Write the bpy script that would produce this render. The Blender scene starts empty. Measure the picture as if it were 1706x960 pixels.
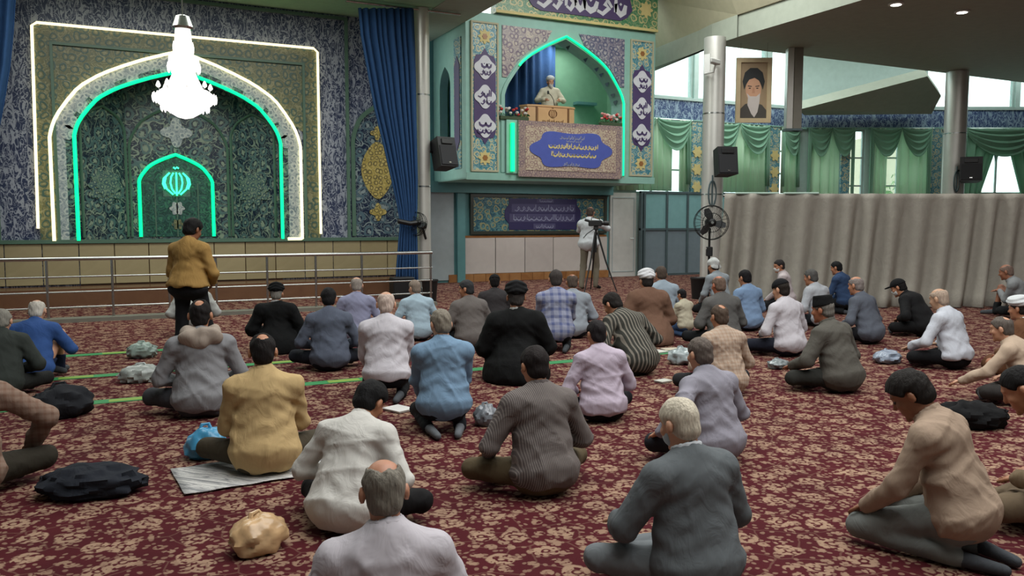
import bpy, bmesh, math, random
import numpy as np
from mathutils import Vector, Matrix

# ------------------------------------------------------------------ camera, world, light
SC = bpy.context.scene
COL = SC.collection
FPX, CAMH = 1350.0, 1.5
YAW, PITCH = math.radians(26.1), math.atan(110 / 1350)
cam_data = bpy.data.cameras.new('camera')
cam_data.sensor_width = 36.0
cam_data.lens = 36.0 * FPX / 1706.0
cam_data.clip_end = 300
cam = bpy.data.objects.new('camera', cam_data)
COL.objects.link(cam)
cam.location = (0, 0, CAMH)
cam.rotation_euler = (math.pi / 2 - PITCH, 0, -YAW)
SC.camera = cam
SC.view_settings.view_transform = 'Standard'
SC.view_settings.look = 'None'
SC.view_settings.gamma = 1.0
SC.view_settings.use_curve_mapping = False
SC.view_settings.exposure = 0.12

wd = bpy.data.worlds.new('daylight')
SC.world = wd
wd.use_nodes = True
wd.node_tree.nodes['Background'].inputs[0].default_value = (0.90, 1.0, 0.98, 1)
wd.node_tree.nodes['Background'].inputs[1].default_value = 3.0

def area_light(name, loc, size, sizey, power, color, rot=(0, 0, 0)):
    l = bpy.data.lights.new(name, 'AREA')
    l.shape = 'RECTANGLE'; l.size = size; l.size_y = sizey
    l.energy = power; l.color = color
    o = bpy.data.objects.new(name, l); COL.objects.link(o)
    o.location = loc; o.rotation_euler = rot
    return o
# large area lights added to fill the hall, without lamp fixtures
area_light('dome_fill', (4.5, 2.5, 7.5), 9, 9, 1050, (0.98, 1.0, 0.98))  # broad added main light for the whole hall
area_light('pulpit_fill', (9.5, 12.5, 7.5), 3, 3, 330, (0.96, 1.0, 0.97))  # added light that brightens the minbar facade
area_light('aisle_fill', (1.0, 13.0, 5.78), 7, 3, 300, (0.97, 1.0, 0.93))  # added to lift the dim railing and mihrab side
area_light('front_fill', (15.6, 16.9, 7.3), 4, 2.2, 170, (0.94, 1.0, 0.97))  # added for the drapes and screen, standing in for clerestory daylight
area_light('soffit_fill', (9.6, 17.4, 2.42), 3.4, .3, 26, (1.0, 0.98, 0.95))  # added under the balcony to light the shadowed wall behind it
area_light('side_fill', (16.0, 8.5, 5.48), 5, 4, 130, (1.0, 0.96, 0.92))  # unseen area light under the aisle ceiling, no fixture
area_light('balcony_fill', (10.2, 17.9, 5.95), .8, .5, 22, (1.0, 1.0, 0.95))  # added to brighten the dark back of the balcony

# ------------------------------------------------------------------ pixel rays
CY, SY, CP, SP = math.cos(YAW), math.sin(YAW), math.cos(PITCH), math.sin(PITCH)
def ray(x, y):
    a, b = (x - 853) / FPX, (480 - y) / FPX
    return Vector((SY * CP + a * CY + b * SY * SP, CY * CP - a * SY + b * CY * SP, -SP + b * CP))
def on_z(x, y, z=0.0):
    d = ray(x, y); t = (z - CAMH) / d.z
    return Vector((d.x * t, d.y * t, z))
def on_y(x, y, Y):
    d = ray(x, y); t = Y / d.y
    return Vector((d.x * t, Y, CAMH + d.z * t))
def at_t(x, y, t):
    d = ray(x, y)
    return Vector((d.x * t, d.y * t, CAMH + d.z * t))

# ------------------------------------------------------------------ materials
def lin(c):
    return tuple(((v / 255) / 12.92 if v / 255 <= 0.04045 else ((v / 255 + 0.055) / 1.055) ** 2.4) for v in c[:3]) + (1.0,)
class NT:
    def __init__(s, name):
        s.m = bpy.data.materials.new(name); s.m.use_nodes = True
        s.t = s.m.node_tree; s.b = s.t.nodes['Principled BSDF']; s.out = s.t.nodes['Material Output']
    def n(s, typ, **kw):
        nd = s.t.nodes.new(typ)
        for k, v in kw.items():
            if k.startswith('i_'): nd.inputs[k[2:].replace('_', ' ')].default_value = v
            else: setattr(nd, k, v)
        return nd
    def l(s, a, b): s.t.links.new(a, b)
    def math(s, op, a, b=None, c=None, clamp=False):
        nd = s.n('ShaderNodeMath', operation=op); nd.use_clamp = clamp
        for i, v in enumerate((a, b, c)):
            if v is None: continue
            if isinstance(v, (int, float)): nd.inputs[i].default_value = v
            else: s.l(v, nd.inputs[i])
        return nd.outputs[0]
    def mix(s, f, a, b):
        nd = s.n('ShaderNodeMix', data_type='RGBA')
        for i, v in ((0, f), (6, a), (7, b)):
            if isinstance(v, (int, float)): nd.inputs[i].default_value = v
            elif isinstance(v, tuple): nd.inputs[i].default_value = v
            else: s.l(v, nd.inputs[i])
        return nd.outputs[2]
    def coord(s, kind='Object'):
        return s.n('ShaderNodeTexCoord').outputs[kind]
    def step(s, v, e0, e1):
        nd = s.n('ShaderNodeMapRange', interpolation_type='SMOOTHSTEP')
        s.l(v, nd.inputs[0]); nd.inputs[1].default_value = e0; nd.inputs[2].default_value = e1
        return nd.outputs[0]
    def bump(s, h, strength=0.3, dist=0.01):
        nd = s.n('ShaderNodeBump'); nd.inputs['Strength'].default_value = strength; nd.inputs['Distance'].default_value = dist
        s.l(h, nd.inputs['Height']); s.l(nd.outputs[0], s.b.inputs['Normal'])
_mc = {}
def plain(name, c, rough=0.6, metal=0.0, var=0.06, scale=6.0, bump=0.0):
    if name in _mc: return _mc[name]
    t = NT(name); C = lin(c)
    nz = t.n('ShaderNodeTexNoise', i_Scale=scale, i_Detail=3.0); t.l(t.coord(), nz.inputs['Vector'])
    d = tuple(v * (1 - var * 2.2) for v in C[:3]) + (1,); e = tuple(min(1, v * (1 + var * 2.2)) for v in C[:3]) + (1,)
    t.l(t.mix(nz.outputs['Fac'], d, e), t.b.inputs['Base Color'])
    t.b.inputs['Roughness'].default_value = rough; t.b.inputs['Metallic'].default_value = metal
    if bump: t.bump(nz.outputs['Fac'], bump)
    _mc[name] = t.m; return t.m
def emit(name, c, s):
    if name in _mc: return _mc[name]
    t = NT(name); t.b.inputs['Base Color'].default_value = lin(c)
    t.b.inputs['Emission Color'].default_value = lin(c); t.b.inputs['Emission Strength'].default_value = s
    _mc[name] = t.m; return t.m
def cloth(name, c, pattern=None, c2=None, f=60.0, rough=0.85):
    """woven cloth with soft creases; pattern: stripe / check / dots"""
    def dull(c): g = .3 * c[0] + .59 * c[1] + .11 * c[2]; return tuple(v * .76 + g * .24 for v in c)
    t = NT(name); c = dull(c); C = lin(c); co = t.coord()
    nz = t.n('ShaderNodeTexNoise', i_Scale=7.0, i_Detail=2.0, i_Distortion=0.8); t.l(co, nz.inputs['Vector'])
    d = tuple(v * 0.86 for v in C[:3]) + (1,); e = tuple(min(1, v * 1.1) for v in C[:3]) + (1,)
    col = t.mix(nz.outputs['Fac'], d, e)
    if pattern:
        sp = t.n('ShaderNodeSeparateXYZ'); t.l(co, sp.inputs[0])
        def wave(v, fr): return t.math('SINE', t.math('MULTIPLY', v, fr))
        ax = t.math('ADD', sp.outputs[0], t.math('MULTIPLY', sp.outputs[1], 0.12))
        w = t.step(wave(ax, f), 0.15, 0.6)
        if pattern == 'check':
            w2 = t.step(wave(t.math('ADD', sp.outputs[2], t.math('MULTIPLY', sp.outputs[1], .3)), f), 0.15, 0.6)
            w = t.math('MULTIPLY', t.math('ADD', w, w2), 0.5)
        if pattern == 'diag':
            w = t.step(wave(t.math('ADD', ax, t.math('MULTIPLY', sp.outputs[2], .5)), f), -0.2, 0.5)
        col = t.mix(w, col, lin(c2))
    t.l(col, t.b.inputs['Base Color'])
    t.b.inputs['Roughness'].default_value = rough
    t.b.inputs['Specular IOR Level'].default_value = 0.2
    n2 = t.n('ShaderNodeTexNoise', i_Scale=9.0, i_Detail=3.0, i_Distortion=1.6)
    mp = t.n('ShaderNodeMapping'); mp.inputs['Scale'].default_value = (1.0, 1.0, 0.55); t.l(co, mp.inputs[0]); t.l(mp.outputs[0], n2.inputs['Vector'])
    t.bump(n2.outputs['Fac'], 0.35, 0.03)
    return t.m
_cc = {}
def cl(c, pattern=None, c2=None, f=60.0):
    k = (tuple(c), pattern, c2, f)
    if k not in _cc: _cc[k] = cloth('cloth', c, pattern, c2, f)
    return _cc[k]

# ------------------------------------------------------------------ mesh builder
def new_obj(name, mesh, parent=None):
    o = bpy.data.objects.new(name, mesh); COL.objects.link(o)
    if parent is not None: o.parent = parent
    return o
def tag(o, label=None, cat=None, group=None, kind=None):
    if label: o['label'] = label
    if cat: o['category'] = cat
    if group: o['group'] = group
    if kind: o['kind'] = kind
    return o
def empty(name, loc, label, cat, group=None, rz=0.0):
    o = bpy.data.objects.new(name, None); COL.objects.link(o)
    o.location = loc; o.rotation_euler = (0, 0, rz); o.empty_display_size = 0.1
    return tag(o, label, cat, group)
class MB:
    def __init__(s): s.v = []; s.f = []
    def add(s, vs, fs):
        k = len(s.v); s.v += [tuple(v) for v in vs]; s.f += [tuple(i + k for i in f) for f in fs]; return s
    def box(s, x0, x1, y0, y1, z0, z1, bev=0.0):
        if bev:
            b = min(bev, (x1 - x0) * .45, (y1 - y0) * .45, (z1 - z0) * .45)
            bm = bmesh.new(); bmesh.ops.create_cube(bm, size=1)
            for v in bm.verts: v.co = ((x0 + x1) / 2 + v.co.x * (x1 - x0), (y0 + y1) / 2 + v.co.y * (y1 - y0), (z0 + z1) / 2 + v.co.z * (z1 - z0))
            bmesh.ops.bevel(bm, geom=bm.edges[:], offset=b, segments=1, affect='EDGES')
            bm.verts.index_update()
            s.add([v.co[:] for v in bm.verts], [[v.index for v in f.verts] for f in bm.faces]); bm.free(); return s
        return s.add([(x0, y0, z0), (x1, y0, z0), (x1, y1, z0), (x0, y1, z0), (x0, y0, z1), (x1, y0, z1), (x1, y1, z1), (x0, y1, z1)],
                     [(0, 3, 2, 1), (4, 5, 6, 7), (0, 1, 5, 4), (1, 2, 6, 5), (2, 3, 7, 6), (3, 0, 4, 7)])
    def tube(s, pts, r, n=8, closed=False, cap=True):
        pts = [Vector(p) for p in pts]; m = len(pts); rings = []
        rr = r if isinstance(r, (list, tuple)) else [r] * m
        up = Vector((0, 0, 1)); prev = None
        for i, p in enumerate(pts):
            a = pts[(i - 1) % m] if (closed or i > 0) else p
            b = pts[(i + 1) % m] if (closed or i < m - 1) else p
            d = (b - a).normalized() if (b - a).length > 1e-9 else Vector((0, 0, 1))
            if prev is None:
                u = d.cross(up); 
                if u.length < 1e-3: u = d.cross(Vector((1, 0, 0)))
            else: u = prev - d * prev.dot(d)
            u.normalize(); prev = u; w = d.cross(u)
            rings.append([p + (u * math.cos(2 * math.pi * k / n) + w * math.sin(2 * math.pi * k / n)) * rr[i] for k in range(n)])
        vs = [q for r_ in rings for q in r_]; fs = []
        for i in range(m if closed else m - 1):
            j = (i + 1) % m
            for k in range(n): fs.append((i * n + k, i * n + (k + 1) % n, j * n + (k + 1) % n, j * n + k))
        if cap and not closed: fs += [tuple(range(n))[::-1], tuple(range((m - 1) * n, m * n))]
        return s.add(vs, fs)
    def lathe(s, prof, c=(0, 0, 0), n=20):
        vs = []; fs = []; m = len(prof)
        for (r, z) in prof:
            for k in range(n):
                a = 2 * math.pi * k / n; vs.append((c[0] + r * math.cos(a), c[1] + r * math.sin(a), c[2] + z))
        for i in range(m - 1):
            for k in range(n): fs.append((i * n + k, i * n + (k + 1) % n, (i + 1) * n + (k + 1) % n, (i + 1) * n + k))
        fs += [tuple(range(n))[::-1], tuple(range((m - 1) * n, m * n))]
        return s.add(vs, fs)
    def prism(s, poly, y0, y1):
        """polygon in (x,z) extruded along y (may be concave)"""
        from mathutils.geometry import tessellate_polygon
        n = len(poly); tris = tessellate_polygon([[Vector((p[0], p[1], 0)) for p in poly]])
        vs = [(p[0], y0, p[1]) for p in poly] + [(p[0], y1, p[1]) for p in poly]
        fs = [tuple(t) for t in tris] + [tuple(i + n for i in t)[::-1] for t in tris]
        fs += [(i, (i + 1) % n, (i + 1) % n + n, i + n) for i in range(n)]
        return s.add(vs, fs)
    def strip(s, inner, outer, y0, y1, closed=False):
        """band between two matching outlines in (x,z), extruded along y"""
        n = len(inner); vs = []; fs = []
        for p, q in zip(inner, outer): vs += [(p[0], y0, p[1]), (q[0], y0, q[1]), (q[0], y1, q[1]), (p[0], y1, p[1])]
        for i in range(n if closed else n - 1):
            a, b = 4 * i, 4 * ((i + 1) % n)
            for k in range(4): fs.append((a + k, a + (k + 1) % 4, b + (k + 1) % 4, b + k))
        if not closed: fs += [(0, 3, 2, 1), (4 * n - 4, 4 * n - 3, 4 * n - 2, 4 * n - 1)]
        return s.add(vs, fs)
    def build(s, name, mat, parent=None, smooth=False, fix=True):
        me = bpy.data.meshes.new(name); me.from_pydata(s.v, [], s.f)
        if fix:
            bm = bmesh.new(); bm.from_mesh(me); bmesh.ops.recalc_face_normals(bm, faces=bm.faces[:]); bm.to_mesh(me); bm.free()
        me.materials.append(mat)
        if smooth:
            me.polygons.foreach_set('use_smooth', [True] * len(me.polygons))
            try: me.set_sharp_from_angle(angle=math.radians(40))
            except Exception: pass
        return new_obj(name, me, parent)
def box(name, mat, *a, parent=None, bev=0.0): return MB().box(*a, bev=bev).build(name, mat, parent)
def struct(o): return tag(o, kind='structure')
def arch(cx, hw, z0, zs, za, n=14, pt=0.35):
    """outline of a four-centred pointed arch, left foot to right foot; pt: how straight the upper lines run"""
    A = [(1, 0), (.985, .12), (.94, .28), (.82, .52), (.70, .645), (.55, .755), (.28, .895), (0, 1)]
    B = [(1, 0), (.965, .12), (.90, .25), (.76, .47), (.69, .555), (.56, .67), (.30, .84), (0, 1)]
    K = [(p[0] * (1 - pt) + q[0] * pt, p[1] * (1 - pt) + q[1] * pt) for p, q in zip(A, B)]
    L = []
    for i in range(n + 1):
        t = i / n * (len(K) - 1); j = min(int(t), len(K) - 2); u = t - j
        p0, p1, p2, p3 = K[max(j - 1, 0)], K[j], K[j + 1], K[min(j + 2, len(K) - 1)]
        c = [.5 * (2 * p1[k] + (p2[k] - p0[k]) * u + (2 * p0[k] - 5 * p1[k] + 4 * p2[k] - p3[k]) * u * u + (3 * p1[k] - p0[k] - 3 * p2[k] + p3[k]) * u ** 3) for k in (0, 1)]
        L.append((hw * c[0], zs + (za - zs) * c[1]))
    left = [(cx - hw, z0)] + [(cx - x, z) for x, z in L]
    right = [(cx + x, z) for x, z in reversed(L[:-1])] + [(cx + hw, z0)]
    return left + right
# ------------------------------------------------------------------ patterned materials
def wallco(t, k=0.83):
    sp = t.n('ShaderNodeSeparateXYZ'); t.l(t.coord(), sp.inputs[0])
    cb = t.n('ShaderNodeCombineXYZ'); t.l(t.math('ADD', sp.outputs[0], t.math('MULTIPLY', sp.outputs[1], k)), cb.inputs[0]); t.l(sp.outputs[2], cb.inputs[1])
    return cb.outputs[0]
def tile(name, bg, fg, acc, scale=3.0, dense=0.5, rough=0.35, k=0.83):
    """glazed arabesque tile: blossoms, curling vines and dots"""
    if name in _mc: return _mc[name]
    t = NT(name); co = wallco(t, k)
    nz = t.n('ShaderNodeTexNoise', i_Scale=scale * 0.8, i_Detail=1.0); t.l(co, nz.inputs['Vector'])
    wv = t.n('ShaderNodeVectorMath', operation='MULTIPLY_ADD'); t.l(nz.outputs['Color'], wv.inputs[0]); wv.inputs[1].default_value = (.5 / scale * 1.6,) * 3; t.l(co, wv.inputs[2])
    v1 = t.n('ShaderNodeTexVoronoi', voronoi_dimensions='2D', i_Scale=scale, i_Randomness=0.55); t.l(wv.outputs[0], v1.inputs['Vector'])
    v3 = t.n('ShaderNodeTexVoronoi', voronoi_dimensions='2D', i_Scale=scale * 3.7); t.l(co, v3.inputs['Vector'])
    d = v1.outputs['Distance']
    ring = t.math('MULTIPLY', t.step(d, 0.22, 0.26), t.math('SUBTRACT', 1.0, t.step(d, 0.36, 0.41)))
    core = t.math('SUBTRACT', 1.0, t.step(d, 0.10, 0.15))
    vn = t.n('ShaderNodeTexNoise', noise_dimensions='2D', i_Scale=scale * 1.5, i_Detail=0.6, i_Distortion=0.9); t.l(co, vn.inputs['Vector'])
    vm = t.n('ShaderNodeTexNoise', noise_dimensions='2D', i_Scale=scale * 2.6, i_Detail=0.0, i_Distortion=1.6); t.l(wv.outputs[0], vm.inputs['Vector'])
    def line(o, w): return t.math('SUBTRACT', 1.0, t.step(t.math('ABSOLUTE', t.math('SUBTRACT', o, 0.5)), w, w + .035))
    vine = t.math('MAXIMUM', line(vn.outputs['Fac'], .012 + .02 * dense), t.math('MULTIPLY', line(vm.outputs['Fac'], .012), .8))
    dots = t.math('SUBTRACT', 1.0, t.step(v3.outputs['Distance'], 0.16, 0.24))
    c = t.mix(t.math('MULTIPLY', dots, 0.55), lin(bg), lin(acc))
    c = t.mix(vine, c, lin(fg)); c = t.mix(ring, c, lin(acc)); c = t.mix(core, c, lin(fg))
    t.l(c, t.b.inputs['Base Color']); t.b.inputs['Roughness'].default_value = rough
    t.bump(t.math('ADD', vine, ring), 0.12, 0.01)
    _mc[name] = t.m; return t.m
def script_tile(name, bg, fg, sx=10.0, sz=4.0, th=0.54, rough=0.4, slant=0.3, k=0.83):
    """band of dense calligraphy: tall slanted strokes over curls"""
    if name in _mc: return _mc[name]
    t = NT(name); co = wallco(t, k)
    mp = t.n('ShaderNodeMapping'); mp.inputs['Scale'].default_value = (sx, sz, 1); mp.inputs['Rotation'].default_value = (0, 0, slant); t.l(co, mp.inputs[0])
    a = t.n('ShaderNodeTexNoise', i_Scale=1.0, i_Detail=1.5, i_Distortion=1.2, noise_dimensions='2D'); t.l(mp.outputs[0], a.inputs['Vector'])
    b = t.n('ShaderNodeTexNoise', i_Scale=sz * 1.6, i_Detail=0.0, i_Distortion=2.0, noise_dimensions='2D'); t.l(co, b.inputs['Vector'])
    s1 = t.math('SUBTRACT', 1.0, t.step(t.math('ABSOLUTE', t.math('SUBTRACT', a.outputs['Fac'], 0.5)), 0.03, 0.07))
    s2 = t.math('SUBTRACT', 1.0, t.step(t.math('ABSOLUTE', t.math('SUBTRACT', b.outputs['Fac'], 0.5)), 0.02, 0.05))
    t.l(t.mix(t.math('MAXIMUM', s1, s2), lin(bg), lin(fg)), t.b.inputs['Base Color']); t.b.inputs['Roughness'].default_value = rough
    _mc[name] = t.m; return t.m
def carpet():
    t = NT('carpet'); co = t.coord()
    nz = t.n('ShaderNodeTexNoise', i_Scale=9.0, i_Detail=2.0); t.l(co, nz.inputs['Vector'])
    wv = t.n('ShaderNodeVectorMath', operation='MULTIPLY_ADD'); t.l(nz.outputs['Color'], wv.inputs[0]); wv.inputs[1].default_value = (.05, .05, 0); t.l(co, wv.inputs[2])
    def vor(sc, rnd, feat='F1', off=0.0):
        v = t.n('ShaderNodeTexVoronoi', voronoi_dimensions='2D', feature=feat, i_Scale=sc, i_Randomness=rnd)
        q = t.n('ShaderNodeVectorMath', operation='ADD'); t.l(wv.outputs[0], q.inputs[0]); q.inputs[1].default_value = (off, off * .7, 0); t.l(q.outputs[0], v.inputs['Vector']); return v
    a = vor(4.2, 0.6); b = vor(9.5, 0.85, off=.31); c = vor(19, 1.0, off=.77); e = vor(4.6, 0.9, 'DISTANCE_TO_EDGE')
    def inv(v): return t.math('SUBTRACT', 1.0, v)
    big = t.math('MULTIPLY', t.step(a.outputs['Distance'], .09, .12), inv(t.step(a.outputs['Distance'], .25, .30)))
    core = inv(t.step(a.outputs['Distance'], .04, .07))
    n2 = t.n('ShaderNodeTexNoise', i_Scale=34.0, i_Detail=1.0); t.l(co, n2.inputs['Vector'])
    petals = t.math('MULTIPLY', big, t.step(n2.outputs['Fac'], .40, .50))
    mid = inv(t.step(b.outputs['Distance'], .22, .30))
    mid = t.math('MULTIPLY', mid, t.step(n2.outputs['Fac'], .40, .50))
    small = t.math('MULTIPLY', inv(t.step(c.outputs['Distance'], .16, .26)), .55)
    vine = t.math('MULTIPLY', inv(t.step(e.outputs['Distance'], .01, .03)), .2)
    m = t.math('MAXIMUM', t.math('MAXIMUM', petals, core), t.math('MAXIMUM', t.math('MULTIPLY', mid, .8), t.math('MAXIMUM', small, vine)))
    n3 = t.n('ShaderNodeTexNoise', i_Scale=3.0, i_Detail=2.0); t.l(co, n3.inputs['Vector'])
    light = t.mix(n3.outputs['Fac'], lin((122, 96, 82)), lin((172, 142, 118)))
    dark = t.mix(n3.outputs['Fac'], lin((60, 22, 27)), lin((84, 30, 36)))
    t.l(t.mix(m, dark, light), t.b.inputs['Base Color'])
    t.b.inputs['Roughness'].default_value = 0.95; t.b.inputs['Specular IOR Level'].default_value = 0.1
    n4 = t.n('ShaderNodeTexNoise', i_Scale=260.0, i_Detail=1.0); t.l(co, n4.inputs['Vector']); t.bump(n4.outputs['Fac'], .4, .004)
    return t.m
def marble(name, c1, c2, rough=0.25):
    if name in _mc: return _mc[name]
    t = NT(name); co = t.coord('Object')
    nz = t.n('ShaderNodeTexNoise', i_Scale=2.5, i_Detail=6.0, i_Distortion=1.5); t.l(co, nz.inputs['Vector'])
    oi = t.n('ShaderNodeObjectInfo')
    f = t.math('ADD', t.math('MULTIPLY', nz.outputs['Fac'], 0.7), t.math('MULTIPLY', oi.outputs['Random'], 0.35))
    t.l(t.mix(f, lin(c1), lin(c2)), t.b.inputs['Base Color']); t.b.inputs['Roughness'].default_value = rough
    _mc[name] = t.m; return t.m
def sheer(name, c, trans=0.5):
    if name in _mc: return _mc[name]
    t = NT(name); t.b.inputs['Base Color'].default_value = lin(c); t.b.inputs['Roughness'].default_value = .8
    tr = t.n('ShaderNodeBsdfTranslucent'); tr.inputs[0].default_value = lin(c)
    mx = t.n('ShaderNodeMixShader'); mx.inputs[0].default_value = trans
    t.l(t.b.outputs[0], mx.inputs[1]); t.l(tr.outputs[0], mx.inputs[2]); t.l(mx.outputs[0], t.out.inputs[0])
    _mc[name] = t.m; return t.m
def glass(name, c, a=0.75):
    if name in _mc: return _mc[name]
    t = NT(name); t.b.inputs['Base Color'].default_value = lin(c); t.b.inputs['Roughness'].default_value = .05
    tr = t.n('ShaderNodeBsdfTransparent'); tr.inputs[0].default_value = lin(c)
    mx = t.n('ShaderNodeMixShader'); mx.inputs[0].default_value = a
    t.l(t.b.outputs[0], mx.inputs[1]); t.l(tr.outputs[0], mx.inputs[2]); t.l(mx.outputs[0], t.out.inputs[0])
    _mc[name] = t.m; return t.m

M_carpet = carpet()
M_navy = tile('navy_tile', (24, 38, 66), (140, 154, 156), (84, 108, 120), 3.6)
M_navy2 = tile('navy_niche_tile', (22, 36, 58), (142, 154, 138), (84, 110, 112), 3.3)
M_navy3 = tile('navy_niche_tile_right', (22, 36, 58), (142, 154, 138), (84, 110, 112), 3.3, k=-.83)
M_gold = tile('gold_tile', (104, 106, 74), (140, 138, 104), (66, 92, 84), 5.5)
M_turq = tile('turquoise_tile', (44, 120, 140), (150, 178, 176), (196, 188, 150), 6.0)
M_beige = tile('beige_tile', (150, 138, 140), (186, 172, 160), (110, 92, 110), 6.0)
M_greentile = tile('green_tile', (60, 120, 84), (120, 150, 110), (190, 180, 130), 5.0)
M_script = script_tile('script_tile', (40, 52, 84), (154, 160, 174), 11, 4)
M_script2 = script_tile('script_tile_blue', (50, 70, 112), (142, 162, 180), 9, 3)
M_white_tile = tile('white_border_tile', (176, 182, 186), (120, 134, 144), (200, 204, 200), 7.0)
M_green = plain('moulding_green', (86, 116, 100), .4)
M_mint = plain('minbar_mint', (140, 182, 170), .5)
M_teal = plain('teal_wall', (96, 148, 150), .5)
M_ceil = plain('ceiling_olive', (158, 164, 150), .8)
M_ceil_greenlit = plain('ceiling_greenlit_tint', (150, 190, 160), .8)  # cream ceiling, the green light on it painted into its colour
M_beigeceil = plain('ceiling_beige', (178, 172, 146), .8)
M_wallgrey = plain('wall_grey', (168, 180, 182), .6)
M_white = plain('white_paint', (206, 206, 202), .5)
M_dado = marble('dado_marble', (140, 128, 96), (176, 162, 128))
M_dado2 = marble('dado_marble_dark', (96, 66, 50), (126, 94, 70))
M_wmarble = marble('white_marble', (190, 182, 178), (214, 208, 202))
M_brown = marble('brown_marble', (120, 66, 30), (186, 140, 92))
M_steel = plain('brushed_steel', (186, 188, 186), .25, 1.0, .03)
M_col = plain('column_metal', (206, 204, 198), .38, .5, .03)
M_black = plain('black_plastic', (20, 20, 22), .5)
M_blackmetal = plain('black_metal', (16, 17, 18), .4, .3)
M_blue = cloth('blue_curtain_cloth', (34, 74, 128))
M_partition = cloth('partition_cloth', (160, 153, 140))
M_sheer = sheer('sheer_green', (206, 226, 204), .5)
M_swag = sheer('swag_green', (142, 186, 160), .3)
M_glass = glass('window_glass', (235, 245, 245), .85)
M_tealglass = plain('frosted_teal_glass', (128, 170, 172), .2)
M_greyglass = plain('grey_panel', (120, 134, 142), .3)
M_frame = plain('grey_frame', (88, 104, 108), .4, .2)
M_lightframe = plain('light_frame', (170, 190, 184), .5)
M_wood = marble('lectern_wood', (184, 140, 96), (214, 172, 128), .4)
M_purple = plain('purple_panel', (74, 58, 100), .5)
M_navypanel = plain('navy_panel', (44, 40, 84), .5)
M_bluebanner = plain('blue_banner', (74, 88, 168), .6)
M_offwhite = plain('offwhite_paint', (206, 206, 212), .6)
M_textgrey = plain('grey_lettering', (136, 140, 168), .6)
M_textgold = plain('gold_lettering', (206, 188, 128), .6)
M_neonw = emit('neon_warm', (255, 240, 190), 1.5)
M_neong = emit('neon_green', (0, 225, 140), 1.6)
M_neonc = emit('neon_emblem', (60, 240, 170), 2.0)
M_crystal = emit('lit_crystal', (255, 250, 246), 1.5)
M_lamp = emit('lamp_white', (255, 250, 240), 6.0)

# ------------------------------------------------------------------ floor
fl = struct(box('floor', M_carpet, -9, 26, -7, 19.2, -0.06, 0.0))
gm = plain('outside_ground_paving', (150, 150, 140), .9)
struct(box('floor_outside', gm, -30, 70, 19.6, 70, -0.3, -0.1))

# ------------------------------------------------------------------ mihrab wall (Y = 17.3)
YW = 17.3; MC = 1.27
A_w = arch(MC, 2.27, 1.15, 3.05, 4.80)
A_g = arch(MC, 1.87, 1.15, 3.10, 4.42)
wl = MB()
hole = A_g
outer = [(-7.0, 1.13)] + [hole[0]] + hole[1:-1] + [hole[-1]] + [(6.0, 1.13), (6.0, 6.2), (-7.0, 6.2)]
# wall slab with the arched mihrab opening cut out of it
poly = [(-7.0, 0.0), (-0.6, 0.0), (-0.6, 1.15)] + hole[0:] + [(3.14, 1.15), (3.14, 0.0), (6.0, 0.0), (6.0, 6.2), (-7.0, 6.2)]
poly = [(-7.0, 0.0), (hole[0][0], 0.0)] + hole + [(hole[-1][0], 0.0), (6.0, 0.0), (6.0, 6.2), (-7.0, 6.2)]
wall_m = struct(MB().prism(poly, YW, YW + 0.25).build('wall_mihrab', M_script))
def wpart(name, mb, mat, parent=None, smooth=False): return mb.build(name, mat, parent or wall_m, smooth)
# frame border band and gold spandrels
def rect_band(x0, x1, z0, z1, w, y0, y1):
    i = [(x0 + w, z0), (x0 + w, z1 - w), (x1 - w, z1 - w), (x1 - w, z0)]; o = [(x0, z0), (x0, z1), (x1, z1), (x1, z0)]
    return MB().strip(i, o, y0, y1)
wpart('border_band', rect_band(-1.22, 3.94, 1.13, 5.06, .30, YW - .05, YW - .001), M_gold)
wpart('border_moulding', rect_band(-.94, 3.66, 1.13, 4.78, .05, YW - .08, YW - .001), M_green)
wpart('outer_moulding', rect_band(-1.90, 4.58, 1.13, 5.80, .06, YW - .07, YW - .001), M_green)
sp = [(-.89, 3.0)] + [(-.89, 4.73), (3.61, 4.73), (3.61, 3.0)] + [p for p in reversed(A_w[1:-1])]
spl = [(-.89, 3.05), (-.89, 4.73), (MC, 4.73)] + [p for p in reversed(A_w[1:16])]
wpart('spandrel_panel', MB().prism([( max(x, -.89), min(z, 4.72)) for x, z in spl], YW - .03, YW - .001), M_gold)
wpart('spandrel_panel', MB().prism([(3.61 if x <= -.88 else 2 * MC - x, min(z, 4.72)) for x, z in spl], YW - .03, YW - .001), M_gold)
wpart('arch_border', MB().strip(arch(MC, 2.02, 1.15, 3.08, 4.55), arch(MC, 2.25, 1.15, 3.05, 4.78), YW - .045, YW - .001), M_white_tile)
wpart('arch_inner_border', MB().strip(arch(MC, 1.86, 1.15, 3.10, 4.41), arch(MC, 2.02, 1.15, 3.08, 4.55), YW - .03, YW - .001), M_navy2)
# scallops along the white border
for k, (x, z) in enumerate(arch(MC, 2.0, 1.15, 3.08, 4.53)):
    if k % 2 == 0 and 0 < k < 30:
        wpart('scallop', MB().prism([(x + .12 * math.cos(a), z + .14 * math.sin(a)) for a in [i * math.pi / 5 for i in range(10)]], YW - .055, YW - .03), M_white_tile)
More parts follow.
